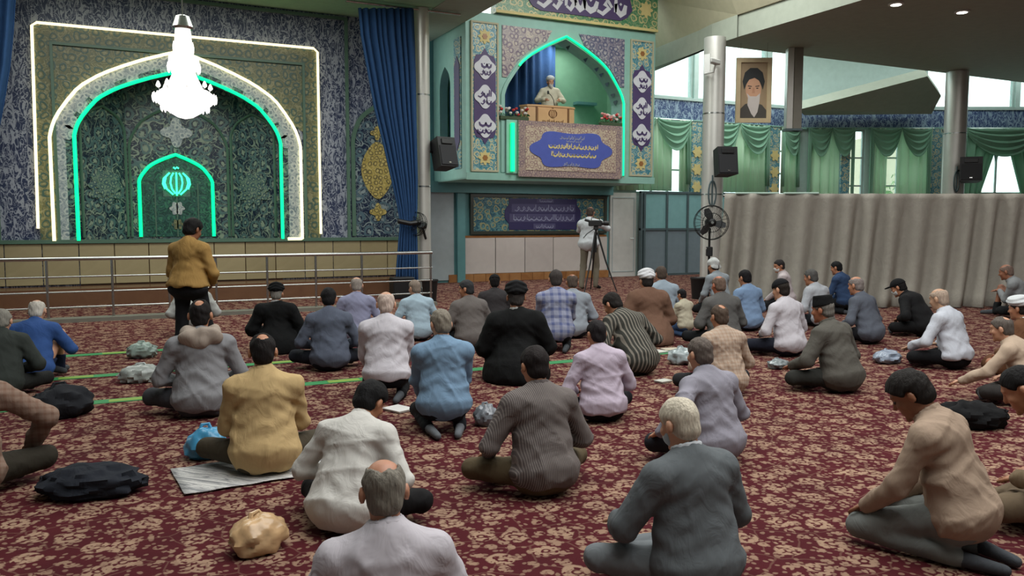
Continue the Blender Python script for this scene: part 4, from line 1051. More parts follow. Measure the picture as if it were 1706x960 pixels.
def booklet(px, py, w, h, rz, c, label):
    e = empty('booklet', on_z(px, py), label, 'book', rz=rz)
    MB().box(-w / 2, w / 2, -h / 2, h / 2, .003, .016, bev=.003).build('pages', M_white, e)
    MB().box(-w / 2 - .004, w / 2 + .004, -h / 2 - .004, h / 2 + .004, .016, .02).build('cover', plain('cover_' + str(px), c, .5), e)
booklet(664, 684, .16, .2, .4, (216, 214, 210), 'white booklet beside the bowing man in white')
booklet(1094, 588, .22, .16, .2, (206, 204, 196), 'pale booklet behind the brown robe, left one')
booklet(1118, 584, .2, .16, -.2, (196, 186, 166), 'cream booklet behind the brown robe, right one')
booklet(1105, 637, .14, .1, .2, (190, 190, 180), 'small pale booklet left of the grey lilac shirt')
# black bins at the column feet
def bin_(p, label):
    e = empty('waste_bin', p, label, 'bin')
    MB().lathe([(.12, 0), (.15, .38), (.155, .40), (.14, .40), (.11, .03)], n=20).build('bucket', M_black, e, True)
    MB().lathe([(.16, .38), (.165, .40), (.16, .42), (.145, .40)], n=20).build('rim', M_black, e, True)
q = on_z(712, 503); bin_((q.x + .05, q.y, 0), 'black waste bin at the foot of the pale column')
q = on_z(1163, 498); bin_((q.x, q.y, 0), 'black waste bin at the foot of the steel column')
q = on_z(670, 497); o = box('equipment_box', M_black, -.22, .22, -.15, .15, 0, .42, bev=.02); o.location = (q.x, q.y, 0); tag(o, 'black equipment box under the tied blue curtain', 'box')
# video camera on tripod
q = on_z(992, 486)
tr = empty('tripod', (q.x, q.y, 0), 'black camera tripod in front of the tile panel', 'tripod', rz=rz2)
for a in (-2.2, -.25, 1.7):
    MB().tube([(.03 * math.cos(a), .03 * math.sin(a), 1.28), (.22 * math.cos(a), .22 * math.sin(a), .65), (.46 * math.cos(a), .46 * math.sin(a), .012)], [.022, .018, .012], 8).build('leg', M_black, tr, True)
MB().tube([(0, 0, .85), (0, 0, 1.36)], .022, 8).build('centre_column', M_black, tr, True)
MB().box(-.05, .05, -.05, .05, 1.33, 1.41, bev=.012).build('head', M_black, tr)
MB().tube([(-.03, 0, 1.36), (-.2, -.1, 1.25), (-.28, -.14, 1.16)], .01, 6).build('pan_handle', M_black, tr)
vc = empty('video_camera', (q.x, q.y, 1.41), 'black video camera on the tripod', 'camera', rz=rz2)
MB().box(-.16, .12, -.06, .06, 0, .13, bev=.015).build('body', M_black, vc)
MB().tube([(.10, 0, .065), (.17, 0, .065), (.18, 0, .065), (.27, 0, .065)], [.045, .045, .055, .055], 14).build('lens', M_black, vc, True)
MB().tube([(-.1, 0, .13), (-.1, 0, .18), (.06, 0, .18), (.08, 0, .13)], .012, 6).build('handle', M_black, vc)
MB().tube([(-.12, 0, .1), (-.24, 0, .14)], [.025, .03], 8).build('viewfinder', M_black, vc, True)
# ------------------------------------------------------------------ people: smooth distance fields turned into one skin per garment
def rotx(a):
    c, s = math.cos(a), math.sin(a)
    return np.array([[1, 0, 0], [0, c, s], [0, -s, c]], float)        # leans +z towards +y
def rotz(a):
    c, s = math.cos(a), math.sin(a)
    return np.array([[c, s, 0], [-s, c, 0], [0, 0, 1]], float)        # positive turns to the right
def V3(*a): return np.array(a, float)
def ell(c, r, R=None, k=.02): return ('e', np.array(c, float), np.array(r, float), R, k)
def cap(a, b, ra, rb, k=.02): return ('c', np.array(a, float), np.array(b, float), ra, rb, k)
def flt(a, b, ra, rb, q, k=.05): return ('f', np.array(a, float), np.array(b, float), ra, rb, q, k)
def d_ell(P, c, r, R):
    q = P - c
    if R is not None: q = q @ R            # world -> local (R columns are local axes)
    k0 = np.sqrt(((q / r) ** 2).sum(-1)); k1 = np.sqrt(((q / (r * r)) ** 2).sum(-1)) + 1e-9
    return k0 * (k0 - 1) / k1
def d_cap(P, a, b, ra, rb):
    ab = b - a; t = np.clip(((P - a) @ ab) / (ab @ ab + 1e-12), 0, 1)
    return np.sqrt(((P - a - t[..., None] * ab) ** 2).sum(-1)) - (ra + (rb - ra) * t)
class Field:
    def __init__(s, prims, vox, pad=.03):
        lo = np.full(3, 9.); hi = -lo
        for p in prims:
            a, b = Field.bb(p); lo = np.minimum(lo, a); hi = np.maximum(hi, b)
        s.vox = vox; s.o = np.floor((lo - pad) / vox) * vox
        n = np.ceil((hi + pad - s.o) / vox).astype(int) + 1
        s.ax = [s.o[i] + vox * np.arange(n[i]) for i in range(3)]
        s.F = np.full(n, 1.0)
        for p in prims: s.add(p)
    @staticmethod
    def bb(p):
        if p[0] == 'e':
            r = p[2] if p[3] is None else np.sqrt((p[3] ** 2) @ (p[2] ** 2)); return p[1] - r, p[1] + r
        m = max(p[3], p[4]) * (np.array([p[5], 1, 1]) if p[0] == 'f' else 1); return np.minimum(p[1], p[2]) - m, np.maximum(p[1], p[2]) + m
    def grid(s, sl):
        g = np.meshgrid(*[s.ax[i][sl[i]] for i in range(3)], indexing='ij'); return np.stack(g, -1)
    def add(s, p):
        k = p[-1]; a, b = Field.bb(p); m = k + 2.5 * s.vox; sl = []
        for i in range(3):
            i0 = max(0, int((a[i] - m - s.o[i]) / s.vox)); i1 = min(s.F.shape[i], int((b[i] + m - s.o[i]) / s.vox) + 2); sl.append(slice(i0, i1))
        sl = tuple(sl); P = s.grid(sl)
        if p[0] == 'f': sx = np.array([1 / p[5], 1, 1]); d = d_cap(P * sx, p[1] * sx, p[2] * sx, p[3], p[4])      # flattened limb, wider in x
        else: d = d_ell(P, p[1], p[2], p[3]) if p[0] == 'e' else d_cap(P, p[1], p[2], p[3], p[4])
        f = s.F[sl]; h = np.clip(.5 + .5 * (f - d) / k, 0, 1)
        s.F[sl] = f * (1 - h) + d * h - k * h * (1 - h)
    def all(s): return s.grid((slice(None),) * 3)
    def folds(s, amp, seed, freq=26.):
        rnd = np.random.RandomState(seed); P = s.all(); n = 0
        for _ in range(4):
            v = rnd.normal(size=3); v[2] *= .7; v /= np.linalg.norm(v); w = rnd.normal(size=3); w /= np.linalg.norm(w)
            n = n + np.sin((P @ v) * freq * rnd.uniform(.6, 1.3) + 1.6 * np.sin((P @ w) * 11 + rnd.uniform(0, 6)) + rnd.uniform(0, 6))
        s.F -= amp * n * .5
    def creases(s, amp, seed, freq=15.):
        """thin cloth ridges: folded sines, mostly slanting downwards"""
        rnd = np.random.RandomState(seed + 91); P = s.all(); n = 0
        for _ in range(5):
            v = rnd.normal(size=3); v[2] *= 1.2; v /= np.linalg.norm(v); w = rnd.normal(size=3); w /= np.linalg.norm(w)
            r = 1 - np.abs(np.sin((P @ v) * freq * rnd.uniform(.7, 1.3) + 1.3 * np.sin((P @ w) * 8 + rnd.uniform(0, 6)) + rnd.uniform(0, 6)))
            m = .5 + .5 * np.sin((P @ w) * 9 + rnd.uniform(0, 6)); n = n + r ** 4 * m
        s.F -= amp * (n - .35)
    def cut(s, g): s.F = np.maximum(s.F, g)
    def mesh(s):
        F = np.pad(s.F, 1, constant_values=1.0); o = s.o - s.vox; I = F < 0
        nx, ny, nz = [n - 1 for n in F.shape]
        cnt = np.zeros((nx, ny, nz), int); pos = np.zeros((nx, ny, nz, 3)); num = np.zeros((nx, ny, nz))
        C = [(i, j, k) for i in (0, 1) for j in (0, 1) for k in (0, 1)]
        for (i, j, k) in C: cnt += I[i:i + nx, j:j + ny, k:k + nz]
        act = (cnt > 0) & (cnt < 8); idx = np.argwhere(act)
        if len(idx) == 0: return np.zeros((0, 3)), np.zeros((0, 4), int)
        A = {c: F[idx[:, 0] + c[0], idx[:, 1] + c[1], idx[:, 2] + c[2]] for c in C}
        ps = np.zeros((len(idx), 3)); ns = np.zeros(len(idx))
        for c in C:
            for ax in range(3):
                if c[ax]: continue
                c2 = list(c); c2[ax] = 1; c2 = tuple(c2); fa, fb = A[c], A[c2]; m = (fa < 0) != (fb < 0)
                t = np.where(m, fa / np.where(m, fa - fb, 1), 0); q = np.tile(np.array(c, float), (len(idx), 1)); q[:, ax] += t
                ps += q * m[:, None]; ns += m
        vs = o + (idx + ps / ns[:, None]) * s.vox
        vid = np.full((nx, ny, nz), -1); vid[act] = np.arange(len(idx)); fs = []
        for ax in range(3):
            a1, a2 = (ax + 1) % 3, (ax + 2) % 3
            sl0 = [slice(None)] * 3; sl1 = [slice(None)] * 3; sl0[ax] = slice(0, -1); sl1[ax] = slice(1, None)
            ch = I[tuple(sl0)] != I[tuple(sl1)]; e = np.argwhere(ch); inside = I[tuple(sl0)][ch]
            ok = (e[:, a1] > 0) & (e[:, a2] > 0); e = e[ok]; inside = inside[ok]
            q = []
            for d1, d2 in ((0, 0), (1, 0), (1, 1), (0, 1)):
                c = e.copy(); c[:, a1] -= 1 - d1; c[:, a2] -= 1 - d2; q.append(vid[c[:, 0], c[:, 1], c[:, 2]])
            q = np.stack(q, 1); q[~inside] = q[~inside][:, ::-1]; fs.append(q)
        fs = np.concatenate(fs); return vs, fs[(fs >= 0).all(1)]
def field_obj(name, vs, fs, mat, parent=None, s=1.0):
    me = bpy.data.meshes.new(name); n, m = len(vs), len(fs)
    me.vertices.add(n); me.vertices.foreach_set('co', (vs * s).astype(np.float32).ravel())
    me.loops.add(4 * m); me.loops.foreach_set('vertex_index', fs.astype(np.int32).ravel())
    me.polygons.add(m); me.polygons.foreach_set('loop_start', np.arange(0, 4 * m, 4, dtype=np.int32)); me.polygons.foreach_set('loop_total', np.full(m, 4, np.int32))
    me.polygons.foreach_set('use_smooth', np.ones(m, bool)); me.update(calc_edges=True); me.validate()
    me.materials.append(mat); return new_obj(name, me, parent)

def unit(v): return v / (np.linalg.norm(v) + 1e-9)
def ik(S, T, l1, l2, pole):
    d = T - S; L = min(np.linalg.norm(d), (l1 + l2) * .985); u = unit(d)
    a = (l1 * l1 - l2 * l2 + L * L) / (2 * L); h = math.sqrt(max(l1 * l1 - a * a, 0)); p = pole - u * (pole @ u)
    return S + u * a + unit(p) * h, S + u * L
def hand(W, d, n, side, curl=.5):
    """palm, four fingers of unequal length and a thumb; d points along the hand, n out of the palm"""
    d = unit(d); n = unit(n - d * (n @ d)); x = np.cross(d, n) * side; P = []
    R = np.stack([x, n, d], 1)
    P.append(ell(W + d * .045, (.041, .016, .055), R, .012))
    for i, L in zip(range(4), (.068, .078, .073, .056)):
        b = W + d * .085 + x * (-.030 + .020 * i); d1 = unit(d + n * curl * .6); d2 = unit(d + n * curl * 1.8)
        m = b + d1 * L * .5; P += [cap(b - d * .015, m, .0095, .009, .004), cap(m, m + d2 * L * .5, .009, .0075, .004)]
    b = W + d * .03 - x * .036; d1 = unit(d * .7 - x * .75 + n * .25); m = b + d1 * .04
    P += [cap(b, m, .0125, .0105, .006), cap(m, m + unit(d * .9 - x * .2 + n * .3) * .032, .0105, .008, .004)]
    return P
SKIN = {}
def skin_mat(c):
    if c not in SKIN:
        t = NT('skin'); nz = t.n('ShaderNodeTexNoise', i_Scale=18.0, i_Detail=2.0); t.l(t.coord(), nz.inputs['Vector']); C = lin(c)
        t.l(t.mix(nz.outputs['Fac'], tuple(v * .85 for v in C[:3]) + (1,), tuple(v * 1.12 for v in C[:3]) + (1,)), t.b.inputs['Base Color']); t.b.inputs['Roughness'].default_value = .5
        t.b.inputs['Subsurface Weight'].default_value = .08; t.b.inputs['Subsurface Radius'].default_value = (.02, .008, .004)
        SKIN[c] = t.m
    return SKIN[c]
HAIR = {}
def hair_mat(c):
    if c not in HAIR:
        t = NT('hair'); co = t.coord(); mpn = t.n('ShaderNodeMapping'); mpn.inputs['Scale'].default_value = (60, 60, 12); t.l(co, mpn.inputs[0])
        nz = t.n('ShaderNodeTexNoise', i_Scale=1.6, i_Detail=3.0); t.l(mpn.outputs[0], nz.inputs['Vector']); C = lin(c)
        t.l(t.mix(nz.outputs['Fac'], tuple(v * .45 for v in C[:3]) + (1,), tuple(min(1, v * 1.5) for v in C[:3]) + (1,)), t.b.inputs['Base Color']); t.b.inputs['Roughness'].default_value = .75; t.b.inputs['Specular IOR Level'].default_value = .2
        t.bump(nz.outputs['Fac'], .7, .01); HAIR[c] = t.m
    return HAIR[c]
BLK, DK, GR, WH = (22, 20, 20), (40, 34, 30), (112, 108, 102), (196, 190, 180)
TAN, FAIR, BRN = (176, 122, 92), (196, 146, 118), (140, 92, 66)
N_P = [0]
def person(label, hx, hy, base=None, pose='K', yaw=0, lean=14, hp=12, hyaw=0, roll=0, shirt=(200, 200, 200), pat=None, pat2=None, pf=60., pants=(26, 28, 32), hair='short', hc=BLK, hat=None,
           hatc=(24, 24, 26), skin=TAN, hem=None, s=None, fat=1.0, sleeve='long', mask=None, beard=None, collar=True, robe=False, hood=None, jacket=False, handL=None, handR=None,
           poleL=None, poleR=None, face=False, tgt=None, vest=None, kid=False, group='worshippers seated on the carpet', z0=0.0, sock=(70, 74, 80), shirtcol=None, hands=True, rng=None):
    N_P[0] += 1; seed = N_P[0] * 7 + 3; rad = math.radians
    near = (base or hy + 150) > 640
    le, hpr = rad(lean), rad(hp)
    hz = {'K': .235, 'C': .135, 'U': .135, 'S': .93, 'Q': .20}[pose]
    pel = V3(0, 0, hz)
    def up(p, a, L): return p + V3(0, math.sin(a), math.cos(a)) * L
    wai = up(pel, le * .55, .17); che = up(wai, le * 1.0, .17); nec = up(che, le * 1.35, .155)
    RC = rotx(le * 1.15).T; RCm = rotx(le * 1.15)
    # rotation matrices whose columns are local axes
    def cols(M): return M
    Rch = rotx(le * 1.15); Rwa = rotx(le * .7)
    hd = up(nec, le * .9 + hpr * .45, .108)
    Rhd = (rotz(rad(hyaw)) @ rotx(hpr + le * .15) @ rotz(0)); Rhd = Rhd @ np.array([[math.cos(rad(roll)), 0, math.sin(rad(roll))], [0, 1, 0], [-math.sin(rad(roll)), 0, math.cos(rad(roll))]])
    hc_ = hd + Rhd @ V3(0, .02, .045)
    sh = {}
    for sd in (-1, 1): sh[sd] = che + Rch @ V3(sd * .182, -.005, .085)
    # legs
    leg = {}
    for sd in (-1, 1):
        hip = pel + V3(sd * .10, .02, 0)
        if pose == 'K': kn, an, toe = V3(sd * .17, .44, .10), V3(sd * .13, -.03, .055), V3(sd * .08, -.24, .035)
        elif pose in ('C',): kn, an, toe = V3(sd * .37, .26, .13), V3(-sd * .10, .36 + .05 * sd, .075), V3(-sd * .24, .30 + .05 * sd, .05)
        elif pose == 'U': kn, an, toe = (V3(.20, .36, .46), V3(.17, .42, .06), V3(.19, .62, .035)) if sd == 1 else (V3(-.37, .26, .13), V3(.10, .36, .075), V3(.24, .30, .05))
        elif pose == 'Q': kn, an, toe = V3(sd * .22, .34, .50), V3(sd * .17, .14, .08), V3(sd * .20, .34, .035)
        else: kn, an, toe = hip + V3(sd * .02, .05 + .06 * sd, -.43), V3(sd * .12, -.02 + .10 * sd, .08), V3(sd * .15, .16 + .10 * sd, .035)
        if robe: kn, an, toe = V3(sd * .20, .36, .13), V3(sd * .12, .10, .05), V3(sd * .10, -.02, .04)
        leg[sd] = (hip, kn, an, toe)
    # arms
    arm = {}
    for sd, tg, pl in ((-1, handL, poleL), (1, handR, poleR)):
        if tg is None:
            tg = {'K': V3(sd * .14, .34, .235), 'C': V3(sd * .16, .26, .24), 'U': V3(.10 if sd < 0 else .16, .36, .40), 'S': V3(sd * .27, .06, hz - .13), 'Q': V3(sd * .1, .42, .5)}[pose]
        if pl is None: pl = V3(sd * .75, -.45, -.55)
        el, wr = ik(sh[sd], V3(*tg), .285, .25, V3(*pl)); arm[sd] = (sh[sd], el, wr)
    b = 1.0
    # ---- body (skin)
    vb = .011 if near else .0145
    hw = lambda x, y, z: hc_ + Rhd @ V3(x, y, z)
    P = [ell(hw(0, -.008, .035), (.075, .096, .088), Rhd, .02), ell(hw(0, .030, -.045), (.057, .064, .074), Rhd, .03), cap(hw(0, -.025, -.05), nec, .052, .058, .03),
         cap(hw(0, .088, .018), hw(0, .107, -.022), .008, .013, .012), ell(hw(0, .082, .035), (.05, .016, .012), Rhd, .015), ell(hw(0, .085, -.062), (.026, .013, .009), Rhd, .008), ell(hw(0, .08, -.10), (.022, .018, .018), Rhd, .015)]
    for sd in (-1, 1): P += [ell(hw(sd * .083, -.014, -.002), (.013, .021, .034), Rhd, .006), ell(hw(sd * .042, .066, -.02), (.024, .02, .022), Rhd, .02)]
    P += [ell(che + Rch @ V3(0, 0, .0), (.155, .10, .17), Rch, .05), ell((wai + pel) / 2, (.15, .105, .17), Rwa, .05), ell(pel, (.165, .125, .11), None, .05), cap(sh[-1], sh[1], .048, .048, .05)]
    for sd in (-1, 1):
        S_, E_, W_ = arm[sd]; P += [cap(S_, E_, .05, .04, .02), cap(E_, W_, .04, .028, .02)]
        H, K, A, T = leg[sd]; P += [cap(H, K, .07, .05, .04), cap(K, A, .048, .036, .02), cap(A, T, .036, .026, .02)]
        if hands:
            dd = unit(W_ - E_); tgt_d = unit(dd + (V3(-sd * .35, .6, -.1) if pose != 'S' else V3(0, .1, -.2)))
            P += hand(W_, tgt_d, V3(0, -.1, -1.) if pose != 'S' else V3(-sd * 1., 0, 0), sd)
    F = Field(P, vb); G = F.all()
    for sd in (-1, 1): F.F = np.maximum(F.F, -(d_ell(G, hw(sd * .033, .102, .008), np.array([.018, .016, .011]), Rhd)))
    F.cut(.003 - G[..., 2]); v, f = F.mesh()
    top_local = hc_ + Rhd @ V3(0, -.01, .125); 
    if hat: top_local = hc_ + Rhd @ V3(0, -.02, .15)
    # ---- scale and place so that head top and floor contact meet the photograph
    hz_top = top_local[2]; ya = rad(yaw)
    Rw = lambda p: np.array([p[0] * math.cos(ya) + p[1] * math.sin(ya), -p[0] * math.sin(ya) + p[1] * math.cos(ya)])
    d = ray(hx, hy); dh = math.hypot(d.x, d.y); slope = d.z / dh; az = np.array([d.x / dh, d.y / dh])
    if s is None:
        if base is not None:
            db = ray(hx, base); rb = CAMH / (-db.z / math.hypot(db.x, db.y))
            s_ = 1.0
            for _ in range(8):
                off = Rw(top_local) @ az
                r = rb + (.17 + off) * s_; s_ = np.clip((CAMH - z0 + slope * r) / hz_top, .84, 1.10)
            s = float(s_)
        else: s = 1.0
        if kid: s = min(s, kid)
    if rng is not None: r = rng; s = float((CAMH + slope * r - z0) / hz_top); zz0 = z0
    else: r = (CAMH - z0 - hz_top * s) / -slope; zz0 = z0
    hpos = az * r; org = hpos - Rw(top_local) * s
    body = field_obj('person', v, f, skin_mat(skin), None, s)
    body.location = (org[0], org[1], zz0); body.rotation_euler = (0, 0, -ya); tag(body, label, 'person', group)
    def child(name, F, mat): 
        vv, ff = F.mesh()
        if len(ff): return field_obj(name, vv, ff, mat, body, s)
    # ---- upper garment
    vc = .0115 if near else .0175
    g = .012 if not jacket else .022
    hemz = hem if hem is not None else hz - .10
    sm = cl(shirt, pat, pat2, pf)
    P = [flt(che + Rch @ V3(0, .0, .035), wai, .108 + g, .112 + g, 1.50, .05), flt(wai, pel + V3(0, -.015, .03), (.112 + g) * (.6 + .4 * fat), (.153 + g) * (.6 + .4 * fat), 1.36, .05),
         ell(che + Rch @ V3(0, -.03, .06), (.15 + g, .08 + g, .12), Rch, .05),
         cap(sh[-1], sh[1], .056 + g * .5, .056 + g * .5, .05), cap(nec + V3(0, -.015, 0), sh[-1], .062, .052 + g * .5, .06), cap(nec + V3(0, -.015, 0), sh[1], .062, .052 + g * .5, .06), cap(nec - (nec - che) * .2, nec + (hd - nec) * .12, .085, .064, .04)]
    if robe:
        P += [ell(pel + V3(0, .12, -.06), (.30, .40, .20), None, .14), ell(pel + V3(0, -.02, -.05), (.27, .24, .24), None, .12), cap(sh[-1], sh[1], .085, .085, .08)]
        hemz = .0
    stop = {'long': 1.0, 'rolled': .35, 'short': 0.0}[sleeve]
    for sd in (-1, 1):
        S_, E_, W_ = arm[sd]; w = g * .8 + (.03 if robe else 0)
        P.append(cap(S_, E_, .058 + w, .050 + w, .025))
        if stop > 0: P.append(cap(E_, E_ + (W_ - E_) * stop, .050 + w, (.050 - .012 * stop) + w, .02))
    F = Field(P, vc); F.folds(.0026 if not robe else .008, seed, 15.); F.creases(.0075 if not jacket else .0055, seed); G = F.all(); rs = np.random.RandomState(seed)
    zw = hz + rs.uniform(.10, .2); ph = rs.uniform(0, 6)
    F.F -= (.0042 if not jacket else .0025) * np.exp(-((G[..., 2] - zw) / .11) ** 2) * np.sin(G[..., 2] * 52 + 2.6 * np.sin(G[..., 0] * 11 + ph) + 1.3 * np.sin(G[..., 0] * 27) + ph)
    for sd in (-1, 1):                                        # creases running in from the armpits
        q = G - (sh[sd] + V3(-sd * .05, -.06, -.10)); F.F -= .0035 * np.exp(-(q ** 2).sum(-1) / .018) * np.sin((q[..., 2] + sd * .7 * q[..., 0]) * 75 + ph)
    F.cut(hemz + .012 * np.sin(G[..., 0] * 30 + seed) - G[..., 2]); F.cut(.004 - G[..., 2])
    hole = d_cap(G, nec, hc_, .052, .05); F.F = np.maximum(F.F, -hole)
    if sleeve == 'short':
        for sd in (-1, 1):
            S_, E_, W_ = arm[sd]; u = unit(E_ - S_); near_arm = d_cap(G, S_ + u * .14, E_, .075, .075)
            F.F = np.where((near_arm < 0) & (((G - S_) @ u) > .2), np.maximum(F.F, ((G - S_) @ u) - .2), F.F)
    gar = child('robe' if robe else ('jacket' if jacket else 'shirt'), F, sm)
    # ---- trousers and socks
    if not robe:
        pm = cl(pants); P = [ell(pel + V3(0, -.02, -.01), (.178 * fat, .135, .12), None, .05)]
        for sd in (-1, 1):
            H, K, A, T = leg[sd]
            P += [ell(H + V3(sd * -.005, -.035, -.03), (.095, .105, .095), None, .04)] if pose != 'S' else []
            P += [cap(H, K, .092, .068, .04), cap(K, A, .066, .052, .02)]
        F = Field(P, vc); F.folds(.003, seed + 1); F.creases(.005, seed + 1); G = F.all(); F.cut(.004 - G[..., 2]); F.cut(G[..., 2] - (pel[2] + .09))
        child('trousers', F, pm)
        P = []
        for sd in (-1, 1): H, K, A, T = leg[sd]; P += [cap(A, T, .041, .031, .015)]
        F = Field(P, .016); G = F.all(); F.cut(.003 - G[..., 2]); child('socks' if pose != 'S' else 'shoes', F, cl(sock))
    # ---- collar
    if collar:
        cc = shirtcol or (shirt if not robe else (206, 200, 190)); ax = unit(hd - nec); P = []
        base_c = nec + ax * (.030 if not jacket else .036); x = V3(1, 0, 0); y = np.cross(ax, x); ring = [base_c + (x * math.cos(a) + y * math.sin(a) * 1.05) * .064 + ax * (-.012 * math.sin(a)) for a in [i * math.pi / 6 for i in range(13)]]
        for i in range(12): P.append(cap(ring[i], ring[i + 1], .0125, .0125, .006)); P.append(cap(ring[i] + ax * .018, ring[i + 1] + ax * .018, .009, .009, .008))
        child('collar', Field(P, .0085 if near else .011), cl(cc))
    if jacket:
        ax = unit(hd - nec); x = V3(1, 0, 0); y = np.cross(ax, x); ring = [nec + ax * (.012 - .014 * math.sin(a)) + (x * math.cos(a) * 1.08 + y * math.sin(a)) * .074 for a in [i * math.pi / 6 for i in range(13)]]
        child('jacket_collar', Field([cap(ring[i], ring[i + 1], .015, .015, .008) for i in range(12)], .009), sm)
    if hood:
        P = [ell(nec + V3(0, -.115, .0), (.165, .045, .085), rotx(rad(-20)), .03), cap(nec + V3(-.1, -.04, .03), nec + V3(.1, -.04, .03), .05, .05, .04), cap(nec + V3(-.1, -.04, .03), nec + V3(0, -.12, -.04), .04, .045, .04), cap(nec + V3(.1, -.04, .03), nec + V3(0, -.12, -.04), .04, .045, .04)]
        F = Field(P, .012); F.folds(.006, seed, 40); child('hood', F, cl(hood))
    # ---- hair, hats, masks in the head's own frame
    vh = .0085 if near else .011
    def head_field(inflate, c=(0, -.008, .035), r=(.075, .096, .088), extra=None):
        F = Field([ell(hw(*c), tuple(q + inflate for q in r), Rhd, .01)] + (extra or []), vh); Q = (F.all() - hc_) @ Rhd; return F, Q
    if hair and hair != 'none':
        t = {'short': .010, 'full': .020, 'bald': .007, 'crown': .008}[hair]
        F, Q = head_field(t, extra=[ell(hw(0, -.05, -.035), (.060 + t * .5, .045 + t, .05), Rhd, .03)])
        yl = np.where(Q[..., 2] > .075, .2, np.where(Q[..., 2] > 0, .012 + Q[..., 2] / .075 * .072, .012 - .6 * np.clip(-Q[..., 2], 0, .1)))
        F.cut(Q[..., 1] - yl); F.cut(-.078 - Q[..., 2])
        for sd in (-1, 1): F.F = np.maximum(F.F, -d_ell(F.all(), hw(sd * .090, -.006, -.006), np.array([.030, .030, .042]), Rhd))
        if hair == 'bald': F.F = np.maximum(F.F, -(np.sqrt((Q[..., 0] / .062) ** 2 + ((Q[..., 1] - .005) / .098) ** 2 + ((Q[..., 2] - .125) / .074) ** 2) - 1) * .06)
        if hair == 'crown': F.F = np.maximum(F.F, -(np.sqrt((Q[..., 0] / .034) ** 2 + ((Q[..., 1] + .06) / .036) ** 2 + ((Q[..., 2] - .108) / .04) ** 2) - 1) * .05)
        F.folds(.0025, seed, 120.); child('hair', F, hair_mat(hc))
    if hat == 'turban':
        F = Field([ell(hw(0, -.012, .085), (.112, .128, .062), Rhd @ rotx(rad(-14)), .02), ell(hw(0, -.015, .125), (.085, .098, .05), Rhd, .03)], vh); Q = (F.all() - hc_) @ Rhd
        F.F += .005 * np.sin((Q[..., 2] + .35 * np.abs(Q[..., 0])) * 150); F.F = np.maximum(F.F, -(d_ell(F.all(), hw(0, .0, .0), np.array([.074, .094, .085]), Rhd)))
        child('turban', F, cl(hatc))
    elif hat == 'cap':
        F, Q = head_field(.016); F.cut(.045 - Q[..., 2] - .25 * Q[..., 1]); child('cap', F, cl(hatc))
    elif hat == 'flatcap':
        P = [cap(hw(0, -.01, .06), hw(0, -.012, .115), .098, .090, .01)]; F = Field(P, vh); Q = (F.all() - hc_) @ Rhd; F.cut(Q[..., 2] - .145); F.cut(.04 - Q[..., 2] - .1 * Q[..., 1]); child('hat', F, cl(hatc))
    elif hat == 'brim':
        F, Q = head_field(.016, extra=[ell(hw(0, .12, .055), (.065, .07, .012), Rhd, .01)]); F.cut(.04 - Q[..., 2]); child('cap', F, cl(hatc))
    elif hat == 'shawl':
        F = Field([ell(hw(0, -.012, .06), (.098, .115, .098), Rhd, .02), cap(hw(-.05, -.05, -.03), hw(.05, -.05, -.03), .055, .055, .04)], vh); Q = (F.all() - hc_) @ Rhd; F.folds(.006, seed, 60); F.cut(Q[..., 1] - .05 - .3 * Q[..., 2]); F.cut(.02 - Q[..., 2] - .8 * np.clip(-Q[..., 1], 0, .12)); child('cap', F, cl(hatc))
    if mask:
        F = Field([ell(hw(0, .033, -.045), (.063, .074, .062), Rhd, .02), cap(hw(0, .09, -.015), hw(0, .11, -.025), .012, .012, .02)], vh); Q = (F.all() - hc_) @ Rhd; F.cut(.028 - Q[..., 1]); F.cut(Q[..., 2] + .008); F.cut(-.105 - Q[..., 2]); child('face_mask', F, cl(mask))
    if beard:
        F = Field([ell(hw(0, .045, -.075), (.058, .066, .062), Rhd, .02), ell(hw(0, .075, -.115), (.035, .04, .05), Rhd, .02)], vh); Q = (F.all() - hc_) @ Rhd
        F.F = np.maximum(F.F, -(d_ell(F.all(), hw(0, .10, -.062), np.array([.022, .03, .008]), Rhd))); F.cut(Q[..., 2] + .035 - .6 * np.clip(np.abs(Q[..., 0]) - .035, 0, 1)); F.cut(-.01 - Q[..., 1]); F.folds(.002, seed, 100); child('beard', F, hair_mat(beard))
    if face:
        for sd in (-1, 1):
            o = MB().lathe([(.001, -.009), (.007, -.006), (.009, 0), (.007, .006), (.001, .009)], n=8).build('eye', plain('eye_dark', (46, 36, 32), .3), body, True); q = hw(sd * .033, .083, .006) * s; o.location = q; o.scale = (s, s, s)
    body['_s'] = round(s, 3); body['_r'] = round(float(r), 2); del body['_s'], body['_r']
    if DEBUG: print('P', N_P[0], label[:40], 's=%.2f r=%.2f org=%.2f,%.2f' % (s, r, org[0], org[1]))
    return body
DEBUG = False

# ---- left side
person('man in dark grey jacket at the left edge', 4, 516, 668, 'C', 6, 24, 18, shirt=(50, 56, 52), jacket=True, pants=(34, 36, 34), hair='short', hc=(130, 126, 118), skin=FAIR)
person('white haired man in bright blue shirt squatting by the tape', 62, 500, 640, 'U', 10, 26, 14, shirt=(44, 84, 158), pants=(28, 40, 70), hair='bald', hc=WH, skin=FAIR, fat=1.1)
person('man in mustard shirt standing with lowered head', 325, 366, 622, 'S', 42, 3, 22, 8, shirt=(176, 130, 58), pants=(28, 28, 32), hair='full', hc=(24, 22, 22), skin=BRN, face=True, handL=(-.1, .22, 1.0), handR=(.12, .24, .98), poleL=(-.8, -.5, -.3), poleR=(.8, -.5, -.3), sock=(30, 28, 28), group='people standing in the hall', hem=.95, fat=1.35)
person('man in light grey shirt bowing behind the standing man', 318, 472, None, 'K', 0, 46, 40, s=.9, shirt=(168, 170, 166), pants=(52, 40, 32), hair='short', hc=(90, 84, 80), fat=1.1)
